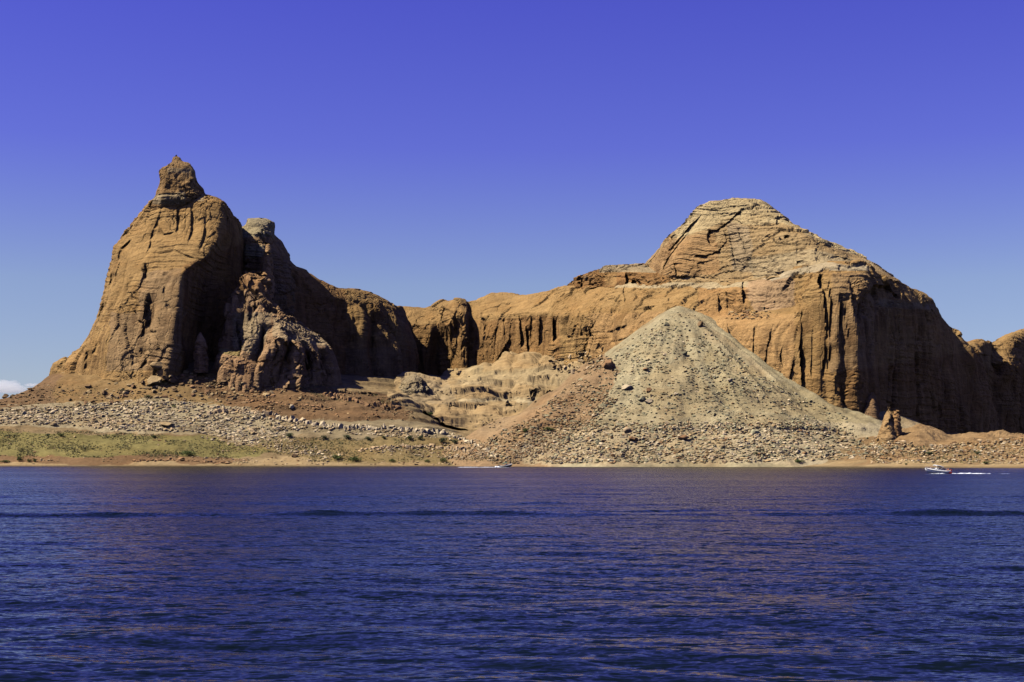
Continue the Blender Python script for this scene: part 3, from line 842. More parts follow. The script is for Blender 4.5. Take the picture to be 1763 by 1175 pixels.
rock_object('outcrop', G, tint, label='jagged cluster of sunlit pinnacles in front of the left butte', kind='structure')

BLOCK = [
    [(362, 668, 890), (366, 640, 890), (373, 612, 892), (380, 601, 896)],
    [(380, 672, 876), (382, 640, 878), (386, 612, 882), (392, 602, 892)],
    [(420, 682, 868), (420, 650, 870), (421, 622, 875), (424, 608, 890)],
    [(446, 692, 868), (446, 660, 870), (447, 632, 875), (448, 617, 890)],
    [(460, 690, 885), (458, 655, 887), (455, 630, 890), (452, 617, 896)],
    [(445, 680, 915), (440, 640, 910), (435, 618, 905)],
    [(380, 670, 915), (380, 630, 910), (390, 604, 905)],
]
BLOCK = [[(x, y, Y + 14) for x, y, Y in c + [(415, 606, 900)]] for c in BLOCK]
G = loft(BLOCK, 0.6, closed=True)
G = sculpt(G, flute=3.2, flute_w=6, bed=0.4, lump=1.0, block=1.4, seed=211, block_size=(4, 4, 10))
tint = paint(G, np.array((0.36, 0.22, 0.11)), [([(372, 598), (455, 610), (455, 620), (372, 608)], OLIVE, 0.6)], 211, 2)
rock_object('block_ledge', G, tint, label='squat fluted rock block below the pinnacle cluster', kind='structure')

# --- pale slickrock swells in the middle
MOUND = [
    [(660, 702, 875), (664, 692, 885), (668, 682, 905), (675, 672, 940), (680, 660, 1000), (690, 652, 1110)],
    [(705, 716, 878), (707, 704, 888), (710, 694, 905), (715, 680, 940), (720, 664, 1000), (722, 654, 1120)],
    [(750, 732, 880), (752, 718, 886), (755, 705, 900), (758, 690, 935), (760, 668, 1000), (760, 650, 1125)],
    [(790, 748, 880), (792, 732, 885), (795, 715, 892), (798, 695, 915), (802, 670, 970), (806, 650, 1040), (806, 638, 1120)],
    [(830, 756, 872), (830, 738, 876), (832, 722, 882), (838, 708, 900), (845, 690, 935), (850, 665, 985), (852, 645, 1040), (852, 630, 1110)],
    [(890, 758, 862), (890, 744, 866), (890, 728, 872), (893, 718, 895), (896, 695, 930), (900, 668, 975), (905, 640, 1030), (905, 612, 1090)],
    [(950, 758, 852), (950, 742, 856), (950, 724, 862), (952, 714, 888), (955, 692, 925), (958, 668, 970), (960, 640, 1015), (960, 614, 1068)],
    [(1010, 755, 845), (1010, 735, 850), (1012, 712, 862), (1015, 695, 890), (1018, 670, 925), (1020, 645, 965), (1022, 620, 1020)],
    [(1070, 750, 845), (1070, 720, 850), (1072, 700, 862), (1075, 680, 895), (1078, 660, 930), (1080, 640, 980)],
]
G = loft(MOUND, 0.9, back=40, scale_depth=False)
zz = G.copy()
zz[..., 2] += 2.5 * fbm(G, 40, 2, 232)
lay = np.abs(noise3(zz, (120, 120, 5.0), 233))
G2 = sculpt(G, flute=1.0, flute_w=14, bed=2.4, lump=5.5, block=0.6, seed=231, block_size=(16, 16, 4))
G2 = carve(G2, [([(870, 685), (885, 685)], 6, 5), ([(915, 685), (922, 700)], 6, 6), ([(935, 680), (955, 682)], 4, 4), ([(775, 700), (772, 712)], 7, 4), ([(830, 690), (910, 692), (1000, 690)], 1.5, 1.2)])
lev = G2[..., 2] + 5 * fbm(G, 45, 3, 236) + 0.05 * G[..., 0]
for per, am, sd_ in ((11.0, 4.2, 237), (4.2, 1.6, 238)):
    sw = (lev / per) % 1.0
    G2[..., 2] += am * sstep(-0.3, 0.3, noise3(G, (30, 60, 14), sd_)) * (sstep(0.0, 0.10, sw) - sw)
G2[..., 2] += 3.2 * (np.abs(noise3(G, (17, 26, 30), 241)) * 1.6 - 0.5) + 1.3 * (np.abs(noise3(G, (7, 10, 30), 242)) - 0.4)
tint = paint(G2, np.array((0.36, 0.255, 0.125)), [
    ([(800, 630), (1000, 630), (1000, 665), (780, 662)], np.array((0.38, 0.29, 0.155)), 0.6),
    ([(690, 640), (760, 640), (790, 700), (690, 690)], np.array((0.31, 0.235, 0.135)), 0.6),
    ([(840, 612), (960, 608), (960, 632), (830, 640)], np.array((0.36, 0.24, 0.11)), 0.7),
    ([(790, 686), (1010, 686), (1010, 693), (790, 693)], PALE * 1.02, 0.6),
], 231, 4)
rock_object('slickrock', G2, tint, M_SLICK, label='pale rounded slickrock swells below the central cliff', kind='structure')

# --- grey-green talus cone
APEX = to_world(1168, 527, 872)
xs, ys = np.arange(-75, 290, 0.95), np.arange(655, 900, 0.95)
X, Yg = np.meshgrid(xs, ys, indexing='ij')
seg = np.clip((Yg - APEX[1]) / 40.0, 0, 1)
dx, dy = X - APEX[0], Yg - APEX[1]
r = np.sqrt((dx * np.where(dx > 0, 0.94, 1.17)) ** 2 + np.where(dy > 0, dy * 0.2, dy * 0.93) ** 2)
ang = np.arctan2(dy, dx)
d2 = np.stack([np.cos(ang), np.sin(ang), 0.006 * r], -1)
r = r * (1 + (0.20 * fbm(d2, 0.55, 3, 395) + 0.05 * fbm(d2, 0.16, 3, 397)) * sstep(15, 70, r))
base3 = np.stack([X, Yg, np.zeros_like(X)], -1)
prof = 0.66 * r - 0.22 * np.clip(r - 105, 0, 200)
Z = APEX[2] + 6.0 - np.sqrt(prof ** 2 + 42)
dirs = np.stack([np.cos(ang) * 40, np.sin(ang) * 40, r * 0.05], -1)
Z = Z - 3.6 * np.abs(fbm(dirs, 6, 3, 399)) * sstep(15, 60, r) + 2.0 * fbm(dirs, 7, 3, 401) * sstep(5, 50, r) + 2.3 * fbm(base3, 16, 4, 403) + 0.45 * fbm(base3, 3.5, 3, 405)
Z = Z - 1.5 * np.exp(-((r - 25) / 9) ** 2) * sstep(-0.2, 0.5, noise3(base3, 20, 407))
G = np.stack([X, Yg, Z], -1)
# old high-water line: a small step low on the cone
lvl = 20.0 + 0.6 * fbm(base3, 40, 2, 409)
G[..., 2] -= 1.1 * (1 - sstep(-0.5, 0.5, G[..., 2] - lvl)) * sstep(65, 105, X)
tint = paint(G, GREYGREEN, [
    ([(600, 600), (1040, 600), (1062, 640), (1045, 680), (1010, 735), (950, 810), (600, 810)], REDSOIL * np.array((1.15, 1.2, 1.25)), 0.85),
    ([(1100, 650), (1200, 620), (1230, 700), (1150, 730)], np.array((0.36, 0.27, 0.135)), 0.5),
    ([(1220, 600), (1500, 720), (1500, 740), (1230, 700)], np.array((0.36, 0.285, 0.145)), 0.6),
    ([(900, 742), (1560, 726), (1700, 780), (1700, 800), (900, 800)], np.array((0.46, 0.375, 0.225)), 0.8),
    ([(950, 740), (1250, 745), (1240, 800), (900, 800)], np.array((0.43, 0.32, 0.17)), 0.6),
], 401, 10)
hue = sstep(-0.1, 0.5, fbm(dirs, (9, 9, 70), 3, 421) + 0.4 * fbm(base3, 22, 3, 423))[..., None]
tint = tint * (1 - 0.55 * hue) + np.array((0.37, 0.265, 0.14)) * 0.55 * hue
tint *= (1 + 0.22 * fbm(dirs, (5, 5, 60), 3, 415))[..., None]
tint *= (1 + 0.12 * fbm(base3, 4, 3, 417))[..., None]
rock_object('talus_slope', G, tint, M_GROUND, True, label='grey green talus cone spilling down to the shore at centre right', kind='structure')

# ------------------------------------------------------------------ ground lookup
vs, fs, owner, off = [], [], [], 0
for V, Fc, nm in SURF:
    vs.append(V); fs.append(Fc + off); owner += [nm] * len(Fc); off += len(V)
BVH = BVHTree.FromPolygons(np.vstack(vs).tolist(), np.vstack(fs).tolist(), epsilon=0.0)
CAMP = Vector((0, 0, CAM_H))

def hit(px, py):
    w = to_world(px, py, 100.0) - np.array((0, 0, CAM_H))
    d = Vector(w).normalized()
    p, n, i, dist = BVH.ray_cast(CAMP, d, 5000)
    return (p, n, owner[i]) if p else (None, None, None)

# ------------------------------------------------------------------ stones
def stone_proto(k, flat=0.8, pts=15):
    rr = random.Random(900 + k)
    bm = bmesh.new()
    for _ in range(pts):
        v = Vector((rr.gauss(0, 1), rr.gauss(0, 1), rr.gauss(0, 1))).normalized() * rr.uniform(0.42, 0.56)
        # push towards a box so that faces read as split blocks
        v = Vector([math.copysign(abs(c) ** 0.75, c) for c in v])
        bm.verts.new((v.x * rr.uniform(0.9, 1.1), v.y * 0.85, v.z * flat))
    bmesh.ops.convex_hull(bm, input=bm.verts)
    bmesh.ops.delete(bm, geom=[v for v in bm.verts if not v.link_faces], context='VERTS')
    bmesh.ops.triangulate(bm, faces=bm.faces)
    bmesh.ops.recalc_face_normals(bm, faces=bm.faces)
    me = bpy.data.meshes.new('boulder')
    bm.to_mesh(me)
    V = np.array([v.co[:] for v in bm.verts])
    Fc = np.array([[v.index for v in f.verts] for f in bm.faces])
    bm.free()
    me.materials.append(None)
    return me, V, Fc

PROTO = [stone_proto(k, flat=random.Random(k).uniform(0.6, 0.95), pts=13 + k % 6) for k in range(18)]

PEBBLE = [stone_proto(40 + k, flat=0.85, pts=8) for k in range(8)]

def rand_in(poly):
    xs, ys = [p[0] for p in poly], [p[1] for p in poly]
    while True:
        x, y = random.uniform(min(xs), max(xs)), random.uniform(min(ys), max(ys))
        if in_poly(np.array([x]), np.array([y]), poly)[0]:
            return x, y

WHITE = (0.62, 0.495, 0.31)
TAN = (0.42, 0.30, 0.15)
REDST = (0.32, 0.185, 0.09)
GREYST = (0.35, 0.315, 0.185)
BROWNST = (0.25, 0.16, 0.08)
PINK = (0.52, 0.375, 0.215)
WHITE, TAN, REDST, GREYST, BROWNST, PINK = [tuple(0.78 * c for c in q) for q in (WHITE, TAN, REDST, GREYST, BROWNST, PINK)]
STONE_MAT = {'pale': rock_material('pale_stone', 0, 0.3, WHITE, 0.5), 'tan': rock_material('tan_stone', 0, 0.3, TAN, 0.5),
             'red': rock_material('red_stone', 0, 0.3, REDST, 0.5), 'grey': rock_material('grey_stone', 0, 0.3, GREYST, 0.5),
             'brown': rock_material('brown_stone', 0, 0.3, BROWNST, 0.5), 'pink': rock_material('pink_stone', 0, 0.3, PINK, 0.5)}
STONE_COL = {'pale': WHITE, 'tan': TAN, 'red': REDST, 'grey': GREYST, 'brown': BROWNST, 'pink': PINK}

# zone name, polygon, count, size range (photo px), power, colours
ZONES = [
    ('left_band', [(0, 706), (110, 700), (200, 690), (310, 692), (430, 702), (480, 728), (505, 752), (440, 764), (330, 745), (200, 742), (110, 732), (0, 732)], 10000, (0.8, 6.5), 4.8, ['pale'] * 6 + ['pink'] * 3 + ['tan'] * 2),
    ('left_tail', [(330, 752), (480, 750), (605, 782), (560, 790), (400, 768)], 1200, (1.0, 5), 3.2, ['pale', 'pink', 'pink', 'tan']),
    ('terrace', [(610, 772), (760, 764), (870, 780), (880, 798), (760, 790), (620, 782)], 900, (1.5, 5), 2.5, ['pale', 'pink', 'pink', 'red', 'tan']),
    ('terrace_top', [(480, 722), (620, 732), (770, 742), (800, 756), (770, 760), (600, 748), (480, 742)], 700, (1.5, 6), 2.5, ['pale', 'pale', 'pink', 'tan']),
    ('saddle', [(770, 745), (860, 768), (960, 745), (1000, 780), (1000, 799), (860, 799), (800, 770)], 1500, (1.4, 5), 2.5, ['pink', 'tan', 'red', 'pale']),
    ('talus_foot', [(960, 742), (1060, 728), (1400, 728), (1560, 772), (1500, 790), (1240, 798), (930, 798)], 14000, (0.8, 6.5), 5.0, ['pale'] * 4 + ['grey'] * 4 + ['tan'] * 4 + ['pink'] * 2 + ['red']),
    ('talus', [(1150, 535), (1200, 545), (1300, 640), (1430, 705), (1500, 740), (1000, 742), (1040, 640), (1120, 570)], 8500, (0.8, 5.0), 4.8, ['grey'] * 6 + ['pale', 'tan', 'brown']),
    ('right_shore', [(1500, 752), (1600, 768), (1763, 752), (1763, 800), (1500, 798)], 2800, (0.9, 6), 3.4, ['pale', 'tan', 'tan', 'pink', 'red']),
    ('left_slope', [(0, 690), (85, 655), (120, 680), (60, 705), (0, 712)], 330, (1.4, 6), 3.0, ['brown', 'brown', 'tan', 'red']),
    ('butte_foot', [(110, 675), (290, 640), (330, 640), (470, 668), (480, 700), (310, 692), (120, 700)], 900, (1.5, 9), 3.4, ['brown', 'tan', 'tan', 'red']),
    ('red_slope', [(360, 665), (560, 668), (700, 690), (720, 725), (480, 722), (380, 692)], 900, (1.3, 5), 3.0, ['red', 'red', 'brown', 'tan']),
    ('bench', [(0, 735), (330, 748), (500, 780), (480, 800), (0, 800)], 260, (1.2, 4), 3.0, ['pink', 'tan', 'red']),
    ('shoreline', [(300, 786), (560, 790), (860, 796), (860, 801), (400, 801)], 350, (1.2, 4.5), 2.5, ['pink', 'pink', 'red']),
    ('wedge', [(1000, 650), (1065, 690), (1010, 750), (880, 799), (800, 775), (900, 725)], 4200, (0.9, 6), 3.8, ['tan', 'tan', 'red', 'pink', 'brown', 'grey']),
    ('gully', [(1000, 640), (1060, 600), (1150, 540), (1165, 560), (1070, 660)], 700, (0.9, 4.5), 3.6, ['grey', 'grey', 'tan', 'pale']),
    ('slick', [(690, 650), (1000, 640), (1000, 740), (800, 745)], 350, (0.9, 4), 3.5, ['tan', 'brown', 'pink']),
    ('mid_fall', [(945, 615), (1040, 600), (1035, 650), (950, 640)], 260, (1.5, 8), 2.5, ['tan', 'pink', 'brown']),
    ('ledge_fall', [(1250, 535), (1330, 530), (1325, 552), (1250, 550)], 160, (1.5, 6), 2.5, ['tan', 'red']),
]
LABELS = {
    'left_band': 'pale angular boulder in the whitened rubble band under the left butte',
    'left_tail': 'pale boulder in the rubble tail crossing the grassy left bench',
    'terrace': 'pinkish rock in the low rubble terrace left of the distant boat',
    'terrace_top': 'whitish block along the upper broken terrace under the pinnacles',
    'saddle': 'reddish rock in the saddle between slickrock and talus cone',
    'talus_foot': 'boulder in the mixed rubble apron at the foot of the talus cone',
    'talus': 'grey green boulder lying on the upper talus cone',
    'right_shore': 'tan rock on the right shore below the shaded bluff',
    'left_slope': 'brown rock on the reddish slope at the far left',
    'butte_foot': 'brown boulder on the slope at the foot of the left butte',
    'red_slope': 'reddish rock on the bare red slope below the pinnacles',
    'bench': 'small rock on the grassy bench near the left waterline',
    'shoreline': 'pinkish rock along the sandy waterline',
    'wedge': 'tan rock on the ochre left flank of the talus cone',
    'gully': 'grey green rock along the upper left edge of the talus',
    'slick': 'small loose rock lying on the pale slickrock swells',
    'mid_fall': 'fallen block at the foot of the central cliff',
    'ledge_fall': 'fallen block on the ledge below the smooth scar slab',
}
stones = []
for zname, poly, cnt, (s0, s1), pw, cs in ZONES:
    # clusters make rubble uneven
    ctr = [rand_in(poly) for _ in range(max(6, cnt // 60))]
    for k in range(cnt):
        if random.random() < 0.6:
            c = random.choice(ctr)
            x, y = c[0] + random.gauss(0, 16), c[1] + random.gauss(0, 4)
            if not in_poly(np.array([x]), np.array([y]), poly)[0]:
                continue
        else:
            x, y = rand_in(poly)
        p, n, own = hit(x, y)
        if p is None or own in ('butte', 'cliff', 'cliff_fin', 'outcrop', 'block_ledge', 'peak') and zname not in ('butte_foot', 'mid_fall', 'ledge_fall'):
            continue
        s = (s0 + (s1 - s0) * random.random() ** pw)
        stones.append((s, p.copy(), s * p.y / F_PX, random.choice(cs), zname))
stones.sort(key=lambda t: -t[0])
N_SINGLE = 270
counts = {}
for s, p, size, c, zname in stones[:N_SINGLE]:
    me = PROTO[random.randrange(len(PROTO))][0]
    o = bpy.data.objects.new('boulder', me)
    COL.objects.link(o)
    o.material_slots[0].link = 'OBJECT'
    o.material_slots[0].material = STONE_MAT[c]
    o.location = p + Vector((0, 0, size * 0.12))
    o.rotation_euler = (random.uniform(-.5, .5), random.uniform(-.5, .5), random.uniform(0, 6.28))
    sc = size * random.uniform(0.95, 1.15)
    o.scale = (sc * random.uniform(1.0, 1.4), sc * random.uniform(0.8, 1.1), sc * random.uniform(0.7, 1.05))
    bx, by = to_pix(np.array(o.location))
    lab = LABELS[zname]
    if zname == 'talus_foot':
        where = ['at the left end', 'left of centre', 'in the middle', 'right of centre', 'towards the right end', 'at the thin right tip'][int(np.clip((bx - 930) / 105, 0, 5))]
        row = 'near the waterline' if by > 782 else 'high up' if by < 752 else 'midway up'
        kind = {'pale': 'pale', 'grey': 'grey green', 'tan': 'tan', 'pink': 'pinkish tan', 'red': 'rust red', 'brown': 'brown'}[c]
        lab = '%s %s boulder %s of the rubble apron, %s' % ('big' if s > 6.5 else 'smaller', kind, where, row)
    elif zname in ('mid_fall', 'wedge', 'talus'):
        kind = {'pale': 'pale', 'grey': 'greyish', 'tan': 'tan', 'pink': 'pinkish', 'red': 'reddish', 'brown': 'dark brown'}[c]
        noun = {'mid_fall': 'fallen block by the central cliff foot', 'wedge': 'rock on the ochre left flank of the cone', 'talus': 'boulder on the upper talus cone'}[zname]
        u_ = int(np.clip((bx - {'mid_fall': 945, 'wedge': 820, 'talus': 1000}[zname]) / {'mid_fall': 32, 'wedge': 80, 'talus': 165}[zname], 0, 2))
        lab = '%s %s %s, %s' % ('big' if s > 5.2 else 'smaller', kind, noun, ['left side', 'middle', 'right side'][u_])
    elif zname in ('left_band', 'butte_foot'):
        kind = {'pale': 'pale', 'grey': 'grey', 'tan': 'tan', 'pink': 'pinkish', 'red': 'reddish', 'brown': 'dark brown'}[c]
        side = ['far left end', 'left part', 'left middle', 'right middle', 'right part', 'far right end'][int(np.clip(bx / 84, 0, 5))]
        rel = 'upper edge' if by < (712 if zname == 'left_band' else 672) else 'lower edge' if by > (735 if zname == 'left_band' else 690) else 'middle'
        lab = '%s%s boulder, %s, %s of the %s' % ('big ' if s > 6.5 else '', kind, rel, side, 'whitened rubble band' if zname == 'left_band' else 'butte foot slope')
    tag(o, lab, 'boulder', 'boulders, ' + lab)
BV, BF, BT, off = [], [], [], 0
for s, p, size, c, zname in stones[N_SINGLE:]:
    me, V, Fc = (PROTO if s > 2.6 else PEBBLE)[random.randrange(8)]
    a = random.uniform(0, 6.28)
    R = np.array(Matrix.Rotation(a, 3, 'Z') @ Matrix.Rotation(random.uniform(-.6, .6), 3, 'X'))
    Vv = (V * (size * np.array((random.uniform(1, 1.6), random.uniform(.8, 1.1), random.uniform(.45, .95))))) @ R.T
    BV.append(Vv + np.array(p) + (0, 0, size * 0.14))
    BF.append(Fc + off)
    BT.append(np.broadcast_to(np.array(STONE_COL[c]) * random.uniform(0.7, 1.2), V.shape))
    off += len(V)
o = make_mesh('rubble', np.vstack(BV), np.vstack(BF), M_RUBBLE, np.vstack(BT), smooth=False)
tag(o, 'countless small broken stones strewn over the shore and talus', kind='stuff')

# broken ledges: rows of upright jointed blocks cropping out of the slope
def ledge(name, pts, h_px, colour, label, dens=1.0):
    root = None
    for (x0, y0), (x1, y1) in zip(pts[:-1], pts[1:]):
        n = int(abs(x1 - x0) / (4.6 / dens)) + 1
        for k in range(n):
            f = (k + random.uniform(-.3, .3)) / n
            x, y = x0 + (x1 - x0) * f, y0 + (y1 - y0) * f + random.gauss(0, 1.2)
            p, nn, own = hit(x, y)
            if p is None: continue
            m = p.y / F_PX
            if root is None:
                root = bpy.data.objects.new(name, None)
                COL.objects.link(root)
                root.location = p
                tag(root, label, 'rock ledge')
            w, h = random.uniform(2.5, 8) * m, h_px * random.uniform(0.4, 1.15) * m
            o = bpy.data.objects.new('block', PROTO[random.randrange(len(PROTO))][0])
            COL.objects.link(o)
            o.parent = root
            o.material_slots[0].link = 'OBJECT'
            o.material_slots[0].material = STONE_MAT[colour]
            o.location = p - root.location + Vector((0, w * 0.35, h * 0.2))
            o.scale = (w * 1.25, w * 1.9, h * 1.6)
            o.rotation_euler = (0, random.uniform(-.25, .25), random.uniform(-.5, .5))
    return root
ledge('rock_ledge', [(478, 722), (520, 729), (570, 735), (640, 738), (665, 738), (700, 742), (770, 747)], 9, 'pale', 'whitish upright-jointed rock ledge crossing the slope under the pinnacles')
ledge('rock_ledge', [(360, 712), (400, 708), (440, 712), (478, 716)], 8, 'pink', 'pinkish broken ledge above the pale rubble at left')
ledge('rock_ledge', [(560, 682), (600, 690), (650, 702), (690, 706)], 9, 'red', 'dark red layered ledge below the shaded fin')
ledge('rock_ledge', [(570, 675), (610, 678), (650, 680)], 5, 'brown', 'thin brown ledge just under the shaded fin')
ledge('rock_ledge', [(420, 690), (470, 694), (520, 698), (580, 706)], 4, 'red', 'thin red ledge across the bare red slope')
ledge('rock_ledge', [(620, 774), (690, 770), (760, 772), (850, 785)], 6, 'pink', 'low pinkish ledge near the water left of the distant boat')
ledge('rock_ledge', [(770, 750), (800, 760), (830, 772), (860, 788)], 6, 'pale', 'pale ledge slanting down to the water below the slickrock')
ledge('rock_ledge', [(230, 794), (300, 793), (360, 796), (400, 799)], 3.5, 'red', 'red crumbling ledge at the left waterline', 1.3)

# boulders one can pick out by themselves
def lone(px, py, w_px, h_px, mat, label, proto=0, cat='boulder', sink=0.22, rot=0.3, smooth=False):
    p, n, own = hit(px, py)
    if p is None: return
    m = p.y / F_PX
    bm = bmesh.new()
    bmesh.ops.create_icosphere(bm, subdivisions=4, radius=0.5)
    V = np.array([v.co[:] for v in bm.verts])
    rr = np.random.default_rng(3000 + proto)
    for _ in range(13):                                   # split faces
        nrm = rr.normal(size=3); nrm /= np.linalg.norm(nrm)
        over = np.maximum(V @ nrm - rr.uniform(0.27, 0.42), 0)
        V = V - over[:, None] * nrm
    V = V * (1 + 0.10 * fbm(V + proto * 3.1, 0.35, 3, 600 + proto))[:, None]
    V = V / (np.abs(V).max(0) * 2)
    for v, q in zip(bm.verts, V):
        v.co = q
    for f in bm.faces: f.smooth = False
    me = bpy.data.meshes.new('boulder')
    bm.to_mesh(me); bm.free()
    me.materials.append(STONE_MAT[mat])
    o = bpy.data.objects.new('boulder', me)
    COL.objects.link(o)
    o.location = p + Vector((0, 0, h_px * m * (0.5 - sink)))
    o.scale = (w_px * m * 1.1, w_px * m * 0.9, h_px * m * 1.15)
    o.rotation_euler = (0, random.uniform(-.15, .15), rot)
    return tag(o, label, cat)
lone(9, 686, 11, 8, 'brown', 'dark rounded boulder alone on the skyline at the far left', 1, sink=0.1)
lone(52, 671, 10, 4, 'brown', 'flat dark boulder on the left skyline slope', 2)
lone(268, 660, 27, 17, 'tan', 'large ochre boulder with a dark hollow below the butte corner', 3)
lone(298, 660, 20, 17, 'brown', 'big brown boulder beside the hollowed ochre one', 4)
lone(272, 634, 26, 14, 'tan', 'massive ochre block leaning on the butte foot', 5)
lone(152, 668, 12, 8, 'brown', 'dark boulder below the left end of the butte', 6)
lone(92, 733, 12, 8, 'tan', 'tan rounded boulder on the edge of the grassy bench', 7)
lone(210, 733, 16, 7, 'tan', 'ochre boulder amid the pale rubble band', 8)
lone(288, 735, 24, 10, 'tan', 'wide tan boulder at the foot of the pale rubble', 9)
lone(1178, 611, 10, 9, 'grey', 'dark shadowed boulder high in the middle of the talus', 10)
lone(1147, 561, 8, 8, 'grey', 'round grey boulder near the talus apex', 11)
lone(1206, 562, 11, 12, 'brown', 'dark boulder on the upper right edge of the talus', 12)
lone(1080, 669, 20, 9, 'pale', 'large pale oval boulder on the left flank of the talus', 13)
lone(1117, 675, 9, 9, 'red', 'reddish dark boulder on the talus right of the pale oval', 14)
lone(1106, 690, 15, 9, 'grey', 'greenish flat boulder low on the talus', 15)
lone(1118, 694, 15, 9, 'pale', 'pale slab beside the greenish flat boulder', 16)
lone(1257, 657, 11, 7, 'pale', 'single pale boulder on the right half of the talus', 17)
lone(1112, 638, 10, 5, 'red', 'flat red stone on the left flank of the talus', 18)
lone(1164, 680, 8, 6, 'pale', 'small pale boulder at the centre of the talus', 19)
lone(1091, 760, 18, 10, 'red', 'big reddish boulder near the waterline under the talus', 20)
lone(1178, 757, 22, 11, 'red', 'red split boulder in the centre of the rubble apron', 21)
lone(1080, 744, 14, 10, 'pink', 'pink boulder at the upper edge of the rubble apron', 22)
lone(1168, 778, 16, 9, 'tan', 'tan boulder near the beach under the talus', 23)
lone(1048, 634, 22, 20, 'red', 'tall reddish block where the talus meets the central cliff', 24)
lone(1300, 747, 14, 9, 'grey', 'greenish slab on the right part of the rubble apron', 25)
lone(507, 787, 12, 7, 'brown', 'dark rock close to the left waterline', 26)
lone(775, 641, 12, 8, 'tan', 'ochre boulder left of the slickrock', 27)
lone(790, 644, 10, 8, 'tan', 'smaller ochre boulder at the slickrock edge', 28)
lone(502, 704, 10, 9, 'pale', 'white boulder standing on the red slope', 29)
lone(503, 651, 16, 10, 'red', 'red boulder on the scrub slope under the pinnacles', 30)
lone(1010, 482, 11, 9, 'brown', 'dark block perched on the skyline left of the caprock', 31)
lone(690, 524, 8, 5, 'brown', 'little dark block on the rim where fin and wall meet', 32)

# free-standing pinnacles
def pinnacle(name, columns, tintc, label, seed, step=0.5, lump=1.6, **kw):
    G = loft(columns, step, closed=True, **kw)
    G = sculpt(G, flute=1.4, flute_w=5, bed=0.6, lump=lump, block=0.9, seed=seed, block_size=(4, 4, 7))
    o = rock_object(name, G, paint(G, tintc, [], seed, 2), label=label, cat='rock pinnacle')
    return o
def cone_cols(cx, base, top, wl, wr, Y, dep, power=0.7):
    p, n, own = hit(cx, base)
    if own == 'terrain' and cx > 1510:
        Y = p.y
    out = []
    for a in range(8):
        th = a * math.pi / 4
        cols_ = []
        for k in range(6):
            f = k / 5
            rr = (1 - f) ** power
            c = math.cos(th)
            cols_.append((cx + (wr if c > 0 else wl) * c * (rr + 0.12 * (f < 1)), base + (top - base) * f, Y - dep * math.sin(th) * rr))
        c0 = cols_[0]
        out.append([(c0[0], c0[1] + 14, c0[2])] + cols_)
    return out
pinnacle('rock_pinnacle', cone_cols(1531, 757, 702, 18, 18, 690, 14, 0.8), np.array((0.42, 0.27, 0.12)), 'tan cone shaped pinnacle standing before the dark bluff', 501, lump=0.5)
pinnacle('rock_pinnacle', cone_cols(1543, 754, 709, 7, 9, 693, 6, 0.5), np.array((0.42, 0.25, 0.11)), 'thin pinnacle stuck to the right of the tan cone', 511)
pinnacle('rock_pinnacle', cone_cols(1502, 756, 676, 20, 14, 784, 12, 0.75), np.array((0.24, 0.15, 0.075)), 'brown spire at the shadow edge of the right bluff', 521)
pinnacle('rock_pinnacle', cone_cols(462, 500, 420, 11, 8, 968, 8, 0.6), np.array((0.40, 0.25, 0.12)), 'slim sunlit spire below the pale banded tower', 531)
pinnacle('rock_pinnacle', cone_cols(713, 674, 647, 25, 22, 960, 22, 0.6), np.array((0.34, 0.27, 0.16)), 'pale domed knob on the left end of the slickrock', 551)
pinnacle('rock_pinnacle', cone_cols(345, 628, 572, 8, 9, 897, 6, 0.4), np.array((0.36, 0.22, 0.11)), 'sunlit pillar against the dark foot of the left butte', 561)
# ------------------------------------------------------------------ plants
m_leaf, nt, b = new_mat('shrub_leaf')
g = N(nt)
at = g.node('ShaderNodeAttribute', attribute_name='tint')
g.link(at.outputs['Color'], b.inputs['Base Color'])
b.inputs['Roughness'].default_value = 0.8
b.inputs['Specular IOR Level'].default_value = 0.15
M_LEAF = m_leaf
M_STEM = plain_material('shrub_stem', (0.10, 0.07, 0.045), 0.9)

def shrub_meshes(k, colr):
    rr = np.random.default_rng(50 + k)
    n = 420
    th, u = rr.uniform(0, 2 * np.pi, n), rr.uniform(0, 1, n)
    lob = rr.integers(0, 5, n)
    lc = rr.uniform(-0.34, 0.34, (5, 3)) * (1, 1, 0.5) + (0, 0, 0.5)
    v = rr.normal(size=(n, 3))
    v /= np.linalg.norm(v, axis=1, keepdims=True)
    c = lc[lob] + v * (0.26 * rr.uniform(0.3, 1, n) ** 0.5)[:, None] * (1, 1, 1.1)
    c[:, 2] = np.abs(c[:, 2])
    a = rr.normal(size=(n, 3)); a /= np.linalg.norm(a, axis=1, keepdims=True)
    bb = np.cross(a, rr.normal(size=(n, 3))); bb /= np.linalg.norm(bb, axis=1, keepdims=True)
    L = rr.uniform(0.05, 0.09, n)[:, None]
    V = np.stack([c - a * L, c + bb * L * .45, c + a * L, c - bb * L * .45], 1).reshape(-1, 3)
    Fc = np.arange(4 * n).reshape(-1, 4)
    T_ = np.repeat(np.array(colr) * rr.uniform(0.65, 1.35, n)[:, None], 4, axis=0)
    leaf = make_mesh('foliage', V, Fc, M_LEAF, T_)
    # stems
    SV, SF = [], []
    for k in range(7):
        e = lc[k % 5] * rr.uniform(0.8, 1.1)
        s = 0.015
        o0 = len(SV)
        for q, w in ((np.zeros(3), s), (e * (0.5, 0.5, 0.5), s * .8), (e, s * .3)):
            for m in range(3):
                an = m * 2.094
                SV.append(q + np.array((math.cos(an) * w, math.sin(an) * w, 0)))
        for lv in (0, 3):
            for m in range(3):
                SF.append((o0 + lv + m, o0 + lv + (m + 1) % 3, o0 + lv + 3 + (m + 1) % 3, o0 + lv + 3 + m))
    stem = make_mesh('stem', np.array(SV), np.array(SF), M_STEM)
    return leaf, stem

